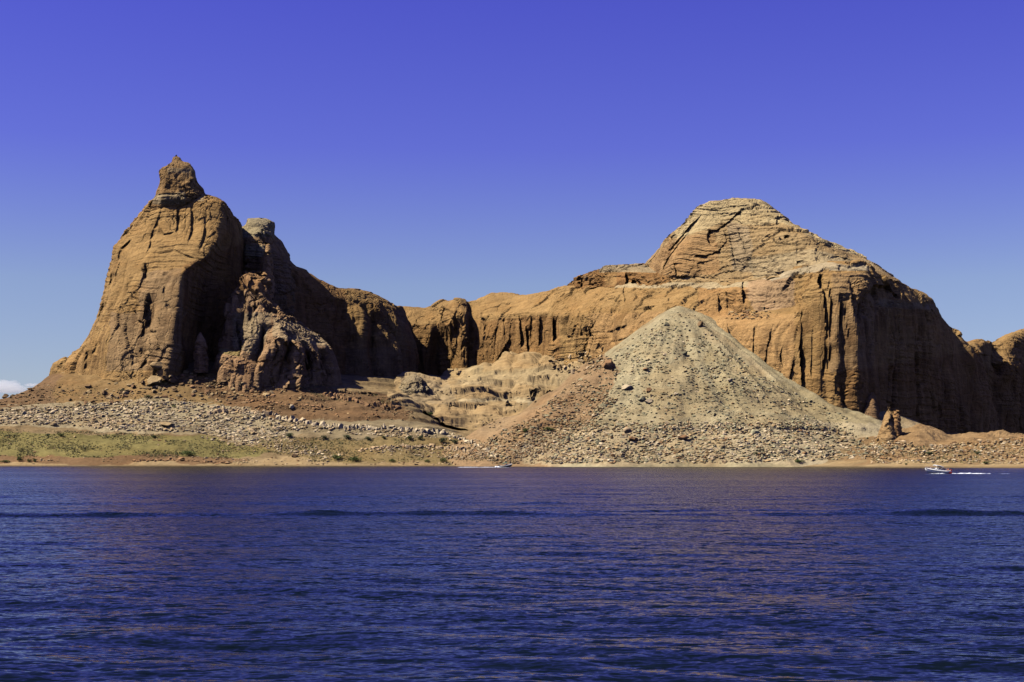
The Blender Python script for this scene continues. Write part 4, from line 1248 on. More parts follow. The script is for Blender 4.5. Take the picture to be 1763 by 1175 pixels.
SHRUB = []
for k, cc in enumerate([(0.055, 0.08, 0.022), (0.085, 0.11, 0.03), (0.075, 0.088, 0.04)]):
    root = bpy.data.objects.new('shrub', None)
    COL.objects.link(root)
    l, s = shrub_meshes(k, cc)
    l.parent = root; s.parent = root
    SHRUB.append(root)
used = set()
SPOTS = [
    (33, 795, 12, 9, 0, 'dark green bush at the red bank, first from the left edge'), (50, 796, 10, 6, 0, 'small green bush just right of the darkest bank bush'),
    (60, 796, 9, 7, 0, 'round green bush ending the left bank row'), (8, 796, 16, 4, 1, 'low spreading green bush at the left picture edge'),
    (325, 785, 24, 9, 1, 'widest bright green bush on the left bench'), (83, 752, 9, 5, 2, 'grey green bush alone on the upper left bench'),
    (106, 752, 9, 6, 0, 'dark bush right of the grey green one on the upper bench'), (266, 754, 9, 5, 0, 'small dark bush below the pale rubble'),
    (300, 702, 8, 5, 1, 'bright bush among the ochre boulders at the butte foot'), (498, 753, 18, 8, 2, 'grey green bush on the red flat below the white ledge'),
    (580, 791, 24, 8, 1, 'bright green thicket near the water, left of the pair'), (612, 795, 20, 9, 1, 'bright green thicket near the water, right of the pair'),
    (560, 756, 12, 7, 2, 'grey bush under the left part of the white ledge'), (600, 756, 14, 8, 2, 'grey bush under the middle of the white ledge'),
    (634, 758, 12, 7, 2, 'taller grey green bush under the white ledge'), (662, 756, 9, 6, 2, 'small bush below the right half of the white ledge'),
    (705, 758, 12, 8, 0, 'green bush on the scrub flat under the ledge end'), (722, 757, 14, 8, 2, 'grey green bush beside the scrub flat rocks'),
    (760, 762, 16, 9, 2, 'shaggy grey green bush on the scrub flat'), (785, 764, 14, 8, 2, 'paler shaggy bush on the scrub flat'),
    (676, 796, 12, 6, 1, 'small bright bush at the beach left of the boat'), (762, 797, 13, 9, 0, 'tall green bush at the beach left of the boat'),
    (735, 796, 9, 5, 1, 'tiny green bush at the beach between two taller ones'), (1029, 795, 9, 5, 0, 'dark bush at the beach below the talus'),
    (1375, 797, 20, 6, 0, 'green bush on the pale beach right of the talus'), (1302, 783, 8, 5, 0, 'small dark bush in the lower right rubble'),
    (1560, 801, 6, 4, 0, 'tiny dark bush on the beach near the white boat'), (1602, 783, 16, 6, 2, 'olive bush on the ochre shore behind the white boat'),
    (1684, 783, 14, 6, 2, 'olive bush on the far right shore'), (1697, 799, 16, 5, 0, 'low green bush near the right waterline'),
    (905, 745, 14, 8, 0, 'green bush in the hollow under the slickrock'), (945, 742, 18, 7, 1, 'bright bush at the right foot of the slickrock'),
    (740, 715, 18, 6, 0, 'green bush in the notch left of the slickrock'), (208, 675, 14, 5, 2, 'sage bush on the ochre slab below the butte'), (258, 685, 16, 5, 2, 'sage bush near the big ochre boulders'),
]
for x, y, w, h, k, lab in SPOTS:
    p, n, own = hit(x, y)
    if p is None: continue
    m = p.y / F_PX
    src = SHRUB[k]
    if k in used:
        r2 = src.copy(); COL.objects.link(r2)
        for ch in src.children:
            c2 = ch.copy(); COL.objects.link(c2); c2.parent = r2
    else:
        r2 = src; used.add(k)
    r2.location = p - Vector((0, 0, 0.05))
    r2.scale = (w * m * 1.1, w * m * 0.9, h * m * 1.15)
    r2.rotation_euler = (0, 0, random.uniform(0, 6.28))
    tag(r2, lab, 'shrub', 'shrubs along the shore')

# grass and low scrub
GZ = [([(0, 738), (330, 750), (470, 778), (400, 790), (200, 789), (0, 786)], 9000, 1.0), ([(450, 752), (760, 757), (850, 772), (840, 794), (540, 796), (450, 776)], 5000, 1.0),
      ([(480, 650), (560, 662), (660, 682), (700, 700), (560, 690)], 1600, 0.9), ([(0, 690), (100, 660), (300, 690), (0, 710)], 700, 1.0), ([(1500, 770), (1763, 765), (1763, 797), (1500, 797)], 1600, 1.0),
      ([(1000, 730), (1500, 740), (1500, 795), (1000, 795)], 500, 1.0)]
GV, GF, GT, off = [], [], [], 0
for poly, cnt, s in GZ:
    for k in range(cnt):
        x, y = rand_in(poly)
        if noise3(np.array([[x, y * 3, 0.0]]), 28, 700)[0] < random.uniform(-0.35, 0.6): continue
        p, n, own = hit(x, y)
        if p is None: continue
        hgt = random.uniform(0.25, 0.75) * s
        c = np.array(random.choice([(0.165, 0.145, 0.055), (0.12, 0.125, 0.045), (0.19, 0.155, 0.07), (0.10, 0.105, 0.05)])) * random.uniform(0.8, 1.2)
        for j in range(3):
            a = random.uniform(0, 6.28)
            w = random.uniform(0.15, 0.4)
            q = np.array(p) + (random.gauss(0, .3), random.gauss(0, .3), -0.1)
            GV += [q + (math.cos(a) * w, math.sin(a) * w, 0), q - (math.cos(a) * w, math.sin(a) * w, 0), q + (random.gauss(0, .2), random.gauss(0, .2), hgt)]
            GF.append((off, off + 1, off + 2)); off += 3
            GT += [c, c, c * 1.1]
GV = np.array(GV)
o = make_mesh('grass', GV, np.array(GF), M_LEAF, np.array(GT))
tag(o, 'dry olive grass and low scrub on the shore benches', kind='stuff')

# ------------------------------------------------------------------ water
rows = [6.0]
while rows[-1] < 900:
    rows.append(rows[-1] + max(0.10, rows[-1] * 0.0066))
rows += [1200, 2500, 6000]
rows = np.array([-3000.0, -300.0, -40.0, -8.0, 1.0] + rows)
NXW = 430
u = np.linspace(-1, 1, NXW)
half = np.maximum(rows, 6.0)[:, None] * 0.46 + 14
Xw = np.concatenate([-half - 4000, -half - 500, -half - 60, u[None, :] * half, half + 60, half + 500, half + 4000], 1)
Yw = np.repeat(rows[:, None], Xw.shape[1], 1)
P0 = np.stack([Xw, Yw, np.zeros_like(Xw)], -1)
sp = np.maximum(np.gradient(rows)[:, None], np.abs(np.gradient(Xw, axis=1)))
Zw = np.zeros_like(Xw)
wind = 0.55 + 0.45 * sstep(-0.5, 0.5, fbm(P0, (140, 45, 1), 3, 802))
Pr = P0 @ np.array(Matrix.Rotation(0.22, 3, 'Z')).T
for lam, amp, sd in ((7.0, 0.07, 811), (3.4, 0.075, 812), (1.7, 0.065, 813), (0.85, 0.036, 814)):
    fade = 1 - sstep(lam * 0.22, lam * 0.5, sp)
    q = Pr if sd % 2 else P0
    nz = noise3(q + 0.3 * lam * fbm(P0, lam * 4, 1, sd + 50)[..., None], (lam * 1.5, lam * 0.62, 1), sd)
    Zw += amp * fade * wind * (nz - 0.35 * np.abs(nz))
# two old boat wakes rolling towards the camera
for yc, amp, wid, sd in ((101, 0.34, 1.5, 821), (106, 0.18, 1.6, 822), (128, 0.16, 3.0, 823), (150, 0.15, 3.4, 824)):
    line = yc + 4 * noise3(np.stack([Xw / 22, Xw * 0, Xw * 0], -1), 1.0, sd) + 0.05 * Xw
    Zw += amp * np.exp(-((Yw - line) / wid) ** 2) * (0.7 + 0.45 * noise3(P0, (9, 60, 1), sd + 5) + 0.3 * noise3(P0, (2.5, 60, 1), sd + 7)) * np.cos((Yw - line) / wid * 1.6) * (1 - sstep(1.5, 4, sp))
V = np.stack([Xw, Yw, Zw], -1)
m_water, nt, b = new_mat('lake_water')
g = N(nt)
geo = g.node('ShaderNodeNewGeometry')
pos = geo.outputs['Position']
b.inputs['Base Color'].default_value = (0.003, 0.006, 0.009, 1)
b.inputs['Roughness'].default_value = 0.10
b.inputs['IOR'].default_value = 1.333
def slope(scale, seed_off, detail, amp):
    """random facet tilt from two independent channels of a noise (no screen-size filtering, so far ripples stay rough)"""
    sh = g.node('ShaderNodeVectorMath', operation='ADD')
    g.link(g.scaled(pos, scale), sh.inputs[0])
    sh.inputs[1].default_value = (seed_off, seed_off * 1.7, 0)
    n = g.node('ShaderNodeTexNoise')
    g.link(sh.outputs[0], n.inputs['Vector'])
    n.inputs['Scale'].default_value = 1.0
    n.inputs['Detail'].default_value = detail
    n.inputs['Roughness'].default_value = 0.6
    c = g.node('ShaderNodeVectorMath', operation='SUBTRACT')
    g.link(n.outputs['Color'], c.inputs[0])
    c.inputs[1].default_value = (0.5, 0.5, 0.5)
    return g.scaled(c.outputs[0], (amp * 0.6, amp, 0))
def vadd(a_, b_):
    n = g.node('ShaderNodeVectorMath', operation='ADD')
    g.link(a_, n.inputs[0]); g.link(b_, n.inputs[1])
    return n.outputs[0]
calm = g.remap(g.noise(g.scaled(pos, (0.004, 0.020, 0)), 1.0, 3, 0.6), 0.36, 0.56, 0.7, 1.0)
tilt = vadd(vadd(slope((0.22, 0.6, 0), 3.0, 2, 0.55), slope((0.9, 2.0, 0), 11.0, 3, 2.3)), slope((2.6, 5.5, 0), 23.0, 2, 2.1))
sc_ = g.node('ShaderNodeVectorMath', operation='SCALE')
g.link(tilt, sc_.inputs[0]); g.link(calm, sc_.inputs['Scale'])
# on rough water one sees the facets that lean towards the eye: fold the ones leaning away
ih = g.node('ShaderNodeVectorMath', operation='NORMALIZE')
g.link(g.scaled(geo.outputs['Incoming'], (1, 1, 0)), ih.inputs[0])
sv = g.node('ShaderNodeVectorMath', operation='DOT_PRODUCT')
g.link(sc_.outputs[0], sv.inputs[0]); g.link(ih.outputs[0], sv.inputs[1])
fold = g.math('MULTIPLY', g.math('SUBTRACT', g.math('ABSOLUTE', sv.outputs['Value']), sv.outputs['Value']), 0.8)
fo = g.node('ShaderNodeVectorMath', operation='SCALE')
g.link(ih.outputs[0], fo.inputs[0]); g.link(fold, fo.inputs['Scale'])
nn_ = g.node('ShaderNodeVectorMath', operation='NORMALIZE')
g.link(vadd(geo.outputs['Normal'], vadd(sc_.outputs[0], fo.outputs[0])), nn_.inputs[0])
g.link(nn_.outputs[0], b.inputs['Normal'])
o = make_mesh('lake', V.reshape(-1, 3), grid_faces(*V.shape[:2])[:, ::-1], m_water)
tag(o, 'dark blue rippled lake water in front of the shore', kind='structure')

# ------------------------------------------------------------------ boats
M_WHITE = plain_material('white_gelcoat', (0.80, 0.80, 0.78), 0.3, 0.04)
M_DARK = plain_material('dark_hull_paint', (0.03, 0.035, 0.05), 0.35)
M_INTERIOR = plain_material('boat_interior', (0.10, 0.09, 0.085), 0.7)
M_RED = plain_material('red_paint', (0.55, 0.06, 0.03), 0.4)
M_CANVAS_W = plain_material('white_canvas', (0.78, 0.78, 0.76), 0.8)
M_CANVAS_G = plain_material('green_canvas', (0.03, 0.16, 0.12), 0.85)
M_METAL = plain_material('rail_metal', (0.6, 0.6, 0.6), 0.3, 0.05, metallic=0.9)
M_GLASS = plain_material('tinted_glass', (0.05, 0.06, 0.07), 0.08)
M_SEAT = plain_material('seat_vinyl', (0.62, 0.58, 0.50), 0.6)
M_BLACK = plain_material('engine_black', (0.03, 0.03, 0.03), 0.45)
M_SKIN = plain_material('skin', (0.48, 0.27, 0.17), 0.6)
M_FOAM = plain_material('foam_white', (0.82, 0.84, 0.86), 0.9, 0.08)

def bm_obj(name, bm, mat, parent, smooth=False):
    me = bpy.data.meshes.new(name)
    bmesh.ops.recalc_face_normals(bm, faces=bm.faces)
    for f in bm.faces: f.smooth = smooth
    bm.to_mesh(me); bm.free()
    me.materials.append(mat)
    o = bpy.data.objects.new(name, me)
    COL.objects.link(o)
    o.parent = parent
    return o

def add_box(bm, c, size, rot=None, bevel=0.0):
    r = bmesh.ops.create_cube(bm, size=1.0)
    M = Matrix.Translation(c) @ (rot.to_4x4() if rot is not None else Matrix.Identity(4)) @ Matrix.Diagonal((*size, 1))
    bmesh.ops.transform(bm, matrix=M, verts=r['verts'])
    if bevel:
        ed = list({e for v in r['verts'] for e in v.link_edges})
        bmesh.ops.bevel(bm, geom=ed, offset=bevel, segments=2, affect='EDGES')

def add_rod(bm, a, b_, r0, r1=None, seg=8):
    a, b_ = Vector(a), Vector(b_)
    d = b_ - a
    r = bmesh.ops.create_cone(bm, cap_ends=True, segments=seg, radius1=r0, radius2=r0 if r1 is None else r1, depth=d.length)
    M = Matrix.Translation((a + b_) / 2) @ d.to_track_quat('Z', 'Y').to_matrix().to_4x4()
    bmesh.ops.transform(bm, matrix=M, verts=r['verts'])

def hull_bm(L, B, sections):
    """bow at +x; each section: (x fraction, half beam, keel z, chine z, sheer z)"""
    bm = bmesh.new()
    rings = []
    for f, hb, kz, cz, sz in sections:
        x = (f - 0.5) * L
        ring = [(x, 0, kz), (x, hb * 0.78, cz), (x, hb * 0.96, (cz + sz) / 2), (x, hb, sz), (x, hb - 0.10, sz + 0.02), (x, max(hb - 0.14, 0.0), sz - 0.02)]
        rings.append([bm.verts.new(p) for p in ring] + [bm.verts.new((p[0], -p[1] - (0.0005 if p[1] == 0 else 0), p[2])) for p in ring[::-1]])
    for a, b_ in zip(rings[:-1], rings[1:]):
        n = len(a)
        for k in range(n):
            if k == 5: continue
            bm.faces.new((a[k], a[(k + 1) % n], b_[(k + 1) % n], b_[k]))
    for r, rev in ((rings[0], 0), (rings[-1], 1)):
        bm.faces.new(r if rev else r[::-1])
    return bm

def make_boat(label, loc, heading, pitch, hull_mat, stripe_mat, canvas_mat, L=6.8, red_stern=False):
    root = bpy.data.objects.new('motorboat', None)
    COL.objects.link(root)
    tag(root, label, 'boat')
    sec = [(0.0, 1.10, -0.25, 0.02, 0.80), (0.25, 1.18, -0.28, 0.02, 0.82), (0.5, 1.18, -0.28, 0.06, 0.88), (0.7, 1.05, -0.22, 0.18, 0.96),
           (0.85, 0.72, -0.05, 0.38, 1.04), (0.95, 0.34, 0.30, 0.66, 1.10), (1.0, 0.16, 0.75, 0.92, 1.13)]
    bm_obj('hull', hull_bm(L, 2.3, sec), hull_mat, root, True)
    # rubbing strake
    bm = bmesh.new()
    for s_ in (-1, 1):
        pts = [((f - .5) * L, s_ * (hb + 0.015), (cz + sz) / 2 + 0.12) for f, hb, kz, cz, sz in sec]
        for p_, q_ in zip(pts[:-1], pts[1:]):
            add_rod(bm, p_, q_, 0.07, seg=6)
    bm_obj('side_stripe', bm, stripe_mat, root)
    # foredeck closes the bow, cockpit sole lies lower
    bm = bmesh.new()
    top = [(f, hb - 0.12, sz) for f, hb, kz, cz, sz in sec if f >= 0.5]
    up_, lo_ = [], []
    for f, hb, sz in top:
        x = (f - .5) * L
        up_.append([bm.verts.new((x, y_, sz + 0.04 + 0.10 * (1 - (y_ / max(hb, .05)) ** 2))) for y_ in (-hb, -hb * .5, 0, hb * .5, hb)])
    for a, b_ in zip(up_[:-1], up_[1:]):
        for k in range(4): bm.faces.new((a[k], a[k + 1], b_[k + 1], b_[k]))
    bm_obj('foredeck', bm, M_WHITE, root, True)
    bm = bmesh.new(); add_box(bm, (-L * 0.25, 0, 0.26), (L * 0.5, 1.9, 0.05)); bm_obj('cockpit_floor', bm, M_INTERIOR, root)
    for y_ in (-0.55, 0.55):
        bm = bmesh.new()
        add_box(bm, (0.0, y_, 0.52), (0.55, 0.55, 0.42), bevel=0.05)
        add_box(bm, (-0.28, y_, 0.95), (0.14, 0.55, 0.55), bevel=0.05)
        bm_obj('seat', bm, M_SEAT, root)
    bm = bmesh.new()
    add_box(bm, (-L * 0.42, 0, 0.52), (0.6, 1.8, 0.44), bevel=0.06)
    add_box(bm, (-L * 0.42 - 0.3, 0, 0.84), (0.14, 1.8, 0.4), bevel=0.05)
    bm_obj('stern_bench', bm, M_SEAT, root)
    # windshield: three raked panes in a frame
    bm = bmesh.new()
    base = [(0.45, -0.98), (0.85, -0.45), (0.85, 0.45), (0.45, 0.98)]
    for (xa, ya), (xb, yb) in zip(base[:-1], base[1:]):
        vs_ = [(xa, ya, 0.98), (xb, yb, 1.02), (xb - .32, yb * .92, 1.46), (xa - .32, ya * .92, 1.44)]
        a_ = [bm.verts.new(v) for v in vs_] 
        b2 = [bm.verts.new((v[0] - 0.03, v[1], v[2])) for v in vs_]
        bm.faces.new(a_); bm.faces.new(b2[::-1])
        for k in range(4): bm.faces.new((a_[k], b2[k], b2[(k + 1) % 4], a_[(k + 1) % 4]))
    ws = bm_obj('windshield', bm, M_GLASS, root)
    bm = bmesh.new()
    tp = [(x - .33, y_ * .92, 1.46) for x, y_ in base]
    for p_, q_ in zip(tp[:-1], tp[1:]): add_rod(bm, p_, q_, 0.025, seg=6)
    for (x, y_), t_ in zip(base, tp): add_rod(bm, (x, y_, 0.98), t_, 0.022, seg=6)
    fr = bm_obj('windshield_frame', bm, M_METAL, root)
    # sun top on four legs
    bm = bmesh.new()
    rows_ = []
    for k in range(7):
        x = -1.35 + k * 0.38
        z = 2.02 + 0.10 * math.sin(math.pi * k / 6) + 0.055 * (k - 3)
        rows_.append([(x, y_, z - 0.10 * abs(y_) ** 2) for y_ in (-1.0, -.5, 0, .5, 1.0)])
    g1 = [[bm.verts.new(p) for p in r] for r in rows_]
    g2 = [[bm.verts.new((p[0], p[1], p[2] - 0.17)) for p in r] for r in rows_]
    for i in range(6):
        for j in range(4):
            bm.faces.new((g1[i][j], g1[i][j + 1], g1[i + 1][j + 1], g1[i + 1][j]))
            bm.faces.new((g2[i][j], g2[i + 1][j], g2[i + 1][j + 1], g2[i][j + 1]))
    for i in range(6):
        for j in (0, 4): bm.faces.new((g1[i][j], g1[i + 1][j], g2[i + 1][j], g2[i][j]))
    for j in range(4):
        for i in (0, 6): bm.faces.new((g1[i][j], g1[i][j + 1], g2[i][j + 1], g2[i][j]))
    bm_obj('sun_canopy', bm, canvas_mat, root, True)
    for y_ in (-1, 1):
        for xa, xb in ((-0.2, -1.2), (-0.2, 0.8)):
            bm = bmesh.new(); add_rod(bm, (xa, y_ * 1.08, 0.88), (xb, y_ * 0.98, 1.9 + (0.08 if xb > 0 else -.06)), 0.03, seg=6)
            bm_obj('canopy_pole', bm, M_METAL, root)
    # outboard motor
    bm = bmesh.new()
    add_box(bm, (-L / 2 - 0.28, 0, 0.95), (0.5, 0.42, 0.62), bevel=0.1)
    add_box(bm, (-L / 2 - 0.26, 0, 0.3), (0.22, 0.16, 0.9), bevel=0.03)
    bm_obj('outboard_motor', bm, M_RED if red_stern else M_BLACK, root)
    # bow rail
    bm = bmesh.new()
    for s_ in (-1, 1):
        pr = [(1.0, s_ * 0.98, 1.3), (2.2, s_ * 0.66, 1.42), (L / 2 - .15, s_ * 0.18, 1.5)]
        for p_, q_ in zip(pr[:-1], pr[1:]): add_rod(bm, p_, q_, 0.02, seg=6)
        for x, y_, z in pr: add_rod(bm, (x, y_, z), (x, y_, 0.95), 0.018, seg=6)
    add_rod(bm, (L / 2 - .15, -0.18, 1.5), (L / 2 - .15, 0.18, 1.5), 0.02, seg=6)
    bm_obj('bow_rail', bm, M_METAL, root)
    if red_stern:
        bm = bmesh.new(); add_box(bm, (-L / 2 + 0.35, 1.14, 0.42), (0.8, 0.14, 0.5), bevel=0.05)
        bm_obj('stern_panel', bm, M_RED, root)
        bm = bmesh.new(); add_box(bm, (-L / 2 + 0.35, -1.14, 0.42), (0.8, 0.14, 0.5), bevel=0.05)
        bm_obj('stern_panel', bm, M_RED, root)
    root.location = loc
    root.rotation_euler = (0, -pitch, heading)
    return root

def person(label, loc, rotz, shirt_col, pants_col, hair_col, seat_h=0.45):
    """seated figure facing +x, hands resting on the thighs; origin on the seat"""
    root = bpy.data.objects.new('person', None)
    COL.objects.link(root)
    tag(root, label, 'person')
    def skin(name, joints, bones, mat, parent, sub=2):
        me = bpy.data.meshes.new(name)
        keys = list(joints)
        me.from_pydata([joints[k][0] for k in keys], [(keys.index(a_), keys.index(b_)) for a_, b_ in bones], [])
        o = bpy.data.objects.new(name, me)
        COL.objects.link(o)
        md = o.modifiers.new('skin', 'SKIN')
        me.skin_vertices[0].data[0].use_root = True
        for k, v in zip(keys, me.skin_vertices[0].data):
            rx = joints[k][1]
            v.radius = rx if isinstance(rx, tuple) else (rx, rx)
        o.modifiers.new('sub', 'SUBSURF').levels = sub
        o.modifiers['sub'].render_levels = sub
        me.materials.append(mat)
        o.parent = parent
        return o
    J = {'pelvis': ((0, 0, 0.10), (0.14, 0.11)), 'waist': ((-0.02, 0, 0.28), (0.13, 0.09)), 'chest': ((-0.02, 0, 0.46), (0.16, 0.10)),
         'neck': ((0.0, 0, 0.60), 0.055), 'skull': ((0.03, 0, 0.72), (0.085, 0.10)), 'crown': ((0.02, 0, 0.82), (0.07, 0.085))}
    Bn = [('pelvis', 'waist'), ('waist', 'chest'), ('chest', 'neck'), ('neck', 'skull'), ('skull', 'crown')]
    for s_, n_ in ((-1, 'r'), (1, 'l')):
        J.update({n_ + 'hip': ((0.04, s_ * 0.10, 0.08), 0.09), n_ + 'knee': ((0.46, s_ * 0.14, 0.10), 0.062), n_ + 'ank': ((0.50, s_ * 0.14, -0.34), 0.042), n_ + 'toe': ((0.66, s_ * 0.15, -0.39), 0.04),
                  n_ + 'sh': ((-0.02, s_ * 0.20, 0.52), 0.062), n_ + 'elb': ((0.02, s_ * 0.27, 0.27), 0.045), n_ + 'wri': ((0.25, s_ * 0.19, 0.21), 0.03), n_ + 'palm': ((0.32, s_ * 0.17, 0.20), (0.04, 0.018))})
        Bn += [('pelvis', n_ + 'hip'), (n_ + 'hip', n_ + 'knee'), (n_ + 'knee', n_ + 'ank'), (n_ + 'ank', n_ + 'toe'), ('chest', n_ + 'sh'), (n_ + 'sh', n_ + 'elb'), (n_ + 'elb', n_ + 'wri'), (n_ + 'wri', n_ + 'palm')]
        for f_ in range(5):
            y0 = s_ * (0.17 + (f_ - 2) * 0.018)
            ln = (0.045, 0.07, 0.078, 0.07, 0.055)[f_]
            k1, k2 = '%sf%d' % (n_, f_), '%sg%d' % (n_, f_)
            J[k1] = ((0.335 + ln * .5, y0, 0.195), 0.009); J[k2] = ((0.335 + ln, y0, 0.175), 0.007)
            Bn += [(n_ + 'palm', k1), (k1, k2)]
    body = skin('body', J, Bn, M_SKIN, root)
    S = {'a': ((-0.01, 0, 0.10), (0.165, 0.135)), 'b': ((-0.02, 0, 0.28), (0.15, 0.11)), 'c': ((-0.02, 0, 0.46), (0.18, 0.12)), 'd': ((-0.01, 0, 0.56), (0.09, 0.075))}
    SB = [('a', 'b'), ('b', 'c'), ('c', 'd')]
    for s_, n_ in ((-1, 'r'), (1, 'l')):
        S[n_ + '1'] = ((-0.02, s_ * 0.20, 0.52), 0.08); S[n_ + '2'] = ((0.0, s_ * 0.245, 0.37), 0.065)
        SB += [('c', n_ + '1'), (n_ + '1', n_ + '2')]
    skin('shirt', S, SB, plain_material('shirt_cloth', shirt_col, 0.9), root)
    P_ = {'o': ((0, 0, 0.09), (0.165, 0.13))}
    PB = []
    for s_, n_ in ((-1, 'r'), (1, 'l')):
        P_[n_ + '1'] = ((0.05, s_ * 0.10, 0.085), 0.105); P_[n_ + '2'] = ((0.36, s_ * 0.13, 0.10), 0.085)
        PB += [('o', n_ + '1'), (n_ + '1', n_ + '2')]
    skin('shorts', P_, PB, plain_material('shorts_cloth', pants_col, 0.9), root)
    skin('hair', {'a': ((-0.01, 0, 0.76), (0.105, 0.10)), 'b': ((0.0, 0, 0.86), (0.08, 0.085))}, [('a', 'b')], plain_material('hair', hair_col, 0.7), root)
    bm = bmesh.new()
    for s_ in (-1, 1):
        add_box(bm, (0.122, s_ * 0.035, 0.745), (0.02, 0.022, 0.012))
    bm_obj('eyes', bm, M_BLACK, root)
    bm = bmesh.new(); add_rod(bm, (0.115, 0, 0.75), (0.145, 0, 0.71), 0.008, 0.018, 6); bm_obj('nose', bm, M_SKIN, root)
    bm = bmesh.new(); add_box(bm, (0.118, 0, 0.675), (0.02, 0.05, 0.01)); bm_obj('mouth', bm, M_RED, root)
    root.location = loc
    root.rotation_euler = (0, 0, rotz)
    return root

def water_at(px, py):
    b_ = (587.5 - py) / F_PX
    Y = -CAM_H / ((SP + b_ * CP) / (CP - b_ * SP))
    a_ = (px - 881.5) / F_PX
    return Vector((a_ / (CP - b_ * SP) * Y, Y, 0))

def foam(name, pts, label, hgt):
    """churned white water: lumpy ridge along pts = (x, y, half width)"""
    V_, F_, off = [], [], 0
    rr = np.random.default_rng(len(pts) * 7 + int(hgt * 10))
    for (x0, y0, w0), (x1, y1, w1) in zip(pts[:-1], pts[1:]):
        n = max(2, int(math.hypot(x1 - x0, y1 - y0) / 0.55))
        for k in range(n):
            f = k / n
            for j in range(3):
                w = w0 + (w1 - w0) * f
                c = np.array((x0 + (x1 - x0) * f + rr.normal() * .3, y0 + (y1 - y0) * f + rr.normal() * w * .6, 0.0))
                me, V, Fc = PROTO[rr.integers(len(PROTO))]
                s_ = w * rr.uniform(0.35, 0.9)
                V_.append(V * np.array((s_ * 2.0, s_ * 1.1, hgt * rr.uniform(0.25, 1.0) * min(1, w * 2))) + c + (0, 0, 0.03)); F_.append(Fc + off); off += len(V)
    o = make_mesh(name, np.vstack(V_), np.vstack(F_), M_FOAM, smooth=True)
    tag(o, label, kind='stuff')
    return o

# right: white runabout heading left with sun top and two people aft
pr = water_at(1614, 816.0)
HB = math.pi + 0.12
boat = make_boat('white motorboat with white sun top speeding left near the right shore', pr + Vector((0, 0, 0.12)), HB, math.radians(4.0), M_WHITE, M_DARK, M_CANVAS_W, 6.9, True)
def on_boat(loc, heading, pitch, v):
    return Vector(loc) + (Matrix.Rotation(heading, 3, 'Z') @ Matrix.Rotation(-pitch, 3, 'Y')) @ Vector(v)
person('person in an orange top on the stern bench of the white motorboat', on_boat(boat.location, HB, math.radians(4), (-2.75, 0.5, 0.76)), HB, (0.50, 0.14, 0.05), (0.08, 0.08, 0.12), (0.10, 0.06, 0.03))
person('person in a dark top on the stern bench of the white motorboat', on_boat(boat.location, HB, math.radians(4), (-2.75, -0.45, 0.76)), HB, (0.06, 0.06, 0.09), (0.25, 0.2, 0.15), (0.05, 0.03, 0.02))
person('person in a brown top sitting on the bow of the white motorboat', on_boat(boat.location, HB, math.radians(4), (1.7, 0.0, 1.10)), HB, (0.30, 0.17, 0.10), (0.2, 0.2, 0.22), (0.07, 0.04, 0.02))
x_, y_ = pr.x, pr.y
foam('wake_foam', [(x_ - 2.4, y_ - 0.6, 0.15), (x_ - 0.5, y_ - 1.4, 0.5), (x_ + 1.8, y_ - 1.7, 0.45)], 'white bow spray along the near side of the white motorboat', 0.45)
foam('wake_foam', [(x_ + 3.6, y_, 0.5), (x_ + 6, y_ - 0.6, 0.8), (x_ + 9, y_ - 1.5, 0.8), (x_ + 12, y_ - 2.4, 0.45), (x_ + 13.5, y_ - 2.9, 0.15)], 'white wake trailing right behind the white motorboat', 0.5)
foam('wake_foam', [(x_ + 15.6, y_ - 3.4, 0.1), (x_ + 16.6, y_ - 3.7, 0.3), (x_ + 17.8, y_ - 4.0, 0.15)], 'last patch of white wake behind the white motorboat', 0.3)
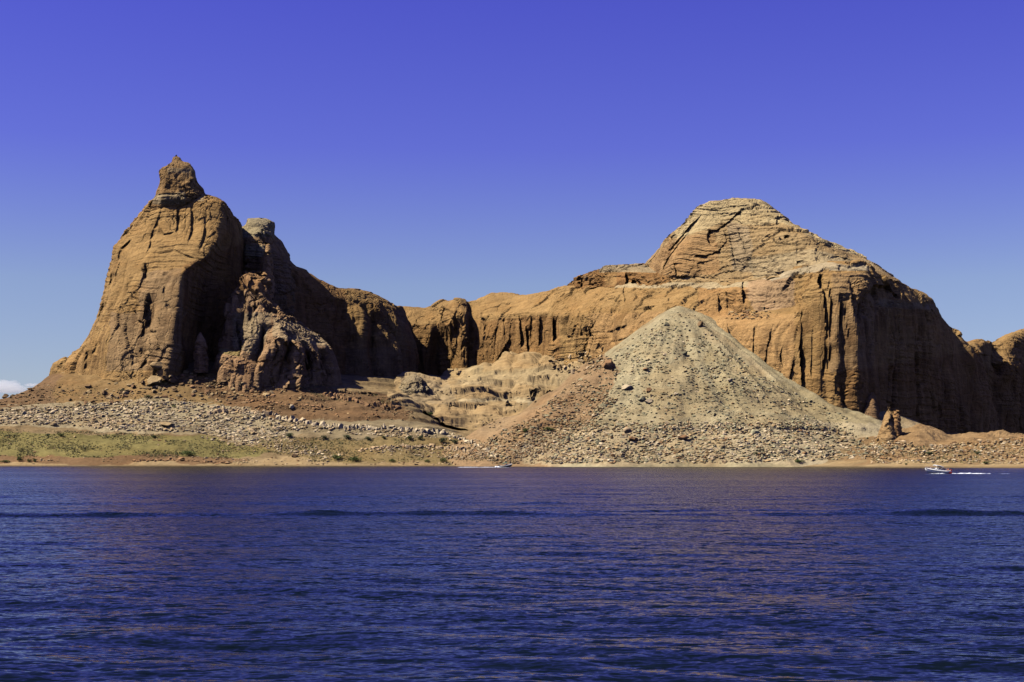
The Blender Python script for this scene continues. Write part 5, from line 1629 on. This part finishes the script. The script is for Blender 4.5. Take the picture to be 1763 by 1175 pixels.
# left: green-topped boat running right along the shore
pl = water_at(871, 805.2)
HL = -0.10
boat2 = make_boat('dark sided motorboat with a green sun top close to the far shore', pl + Vector((0, 0, 0.15)), HL, math.radians(5.0), M_DARK, M_WHITE, M_CANVAS_G, 5.8)
person('person in a dark top at the wheel of the green topped boat', on_boat(boat2.location, HL, math.radians(5), (-0.05, 0.55, 0.74)), HL, (0.05, 0.06, 0.10), (0.12, 0.12, 0.14), (0.05, 0.03, 0.02))
x_, y_ = pl.x, pl.y
foam('wake_foam', [(x_ - 2.2, y_ - 1.2, 0.5), (x_ - 0.3, y_ - 1.5, 0.35), (x_ + 2.4, y_ - 1.0, 0.2)], 'white water along the side of the green topped boat', 0.3)
foam('wake_foam', [(x_ - 3.0, y_ - 0.2, 0.9), (x_ - 3.9, y_ - 0.2, 1.0), (x_ - 4.8, y_, 0.5)], 'rounded white stern spray behind the green topped boat', 1.5)
foam('wake_foam', [(x_ - 5, y_, 0.5), (x_ - 10, y_ + 0.8, 0.5), (x_ - 13, y_ + 1.2, 0.35), (x_ - 18, y_ + 2, 0.7), (x_ - 22, y_ + 2.6, 0.5)], 'long white wake left of the green topped boat', 0.5)

# ------------------------------------------------------------------ cloud low over the far left horizon
def cloud(name, cx, cy, Y, w, h, dep, seed, label):
    bm = bmesh.new()
    bmesh.ops.create_icosphere(bm, subdivisions=5, radius=0.5)
    V = np.array([v.co[:] for v in bm.verts])
    n = 1 + 0.55 * np.abs(fbm(V, 0.36, 4, seed)) - 0.12 + 0.35 * fbm(V, 0.7, 2, seed + 4)
    V = V * n[:, None]
    V[:, 2] = np.where(V[:, 2] < -0.12, -0.12 + (V[:, 2] + 0.12) * 0.3, V[:, 2])
    m = Y / F_PX
    for v, q in zip(bm.verts, V): v.co = (q[0] * w * m, q[1] * dep, q[2] * h * m)
    for f in bm.faces: f.smooth = True
    me = bpy.data.meshes.new(name)
    bm.to_mesh(me); bm.free()
    mt = bpy.data.materials.new('cloud_vapour')
    mt.use_nodes = True
    nt = mt.node_tree; nt.nodes.clear()
    out = nt.nodes.new('ShaderNodeOutputMaterial')
    pv = nt.nodes.new('ShaderNodeVolumePrincipled')
    pv.inputs['Color'].default_value = (0.98, 0.98, 0.98, 1)
    pv.inputs['Density'].default_value = 0.006
    pv.inputs['Anisotropy'].default_value = 0.0
    nt.links.new(pv.outputs[0], out.inputs['Volume'])
    me.materials.append(mt)
    o = bpy.data.objects.new(name, me)
    COL.objects.link(o)
    o.location = to_world(cx, cy, Y)
    return tag(o, label, 'cloud')
cloud('cloud', 16, 671, 12000, 66, 28, 260, 41, 'soft white cloud low over the slope at the left edge')
cloud('cloud', 58, 664, 12500, 34, 9, 160, 47, 'thin wisp of cloud right of the bigger one at the left edge')
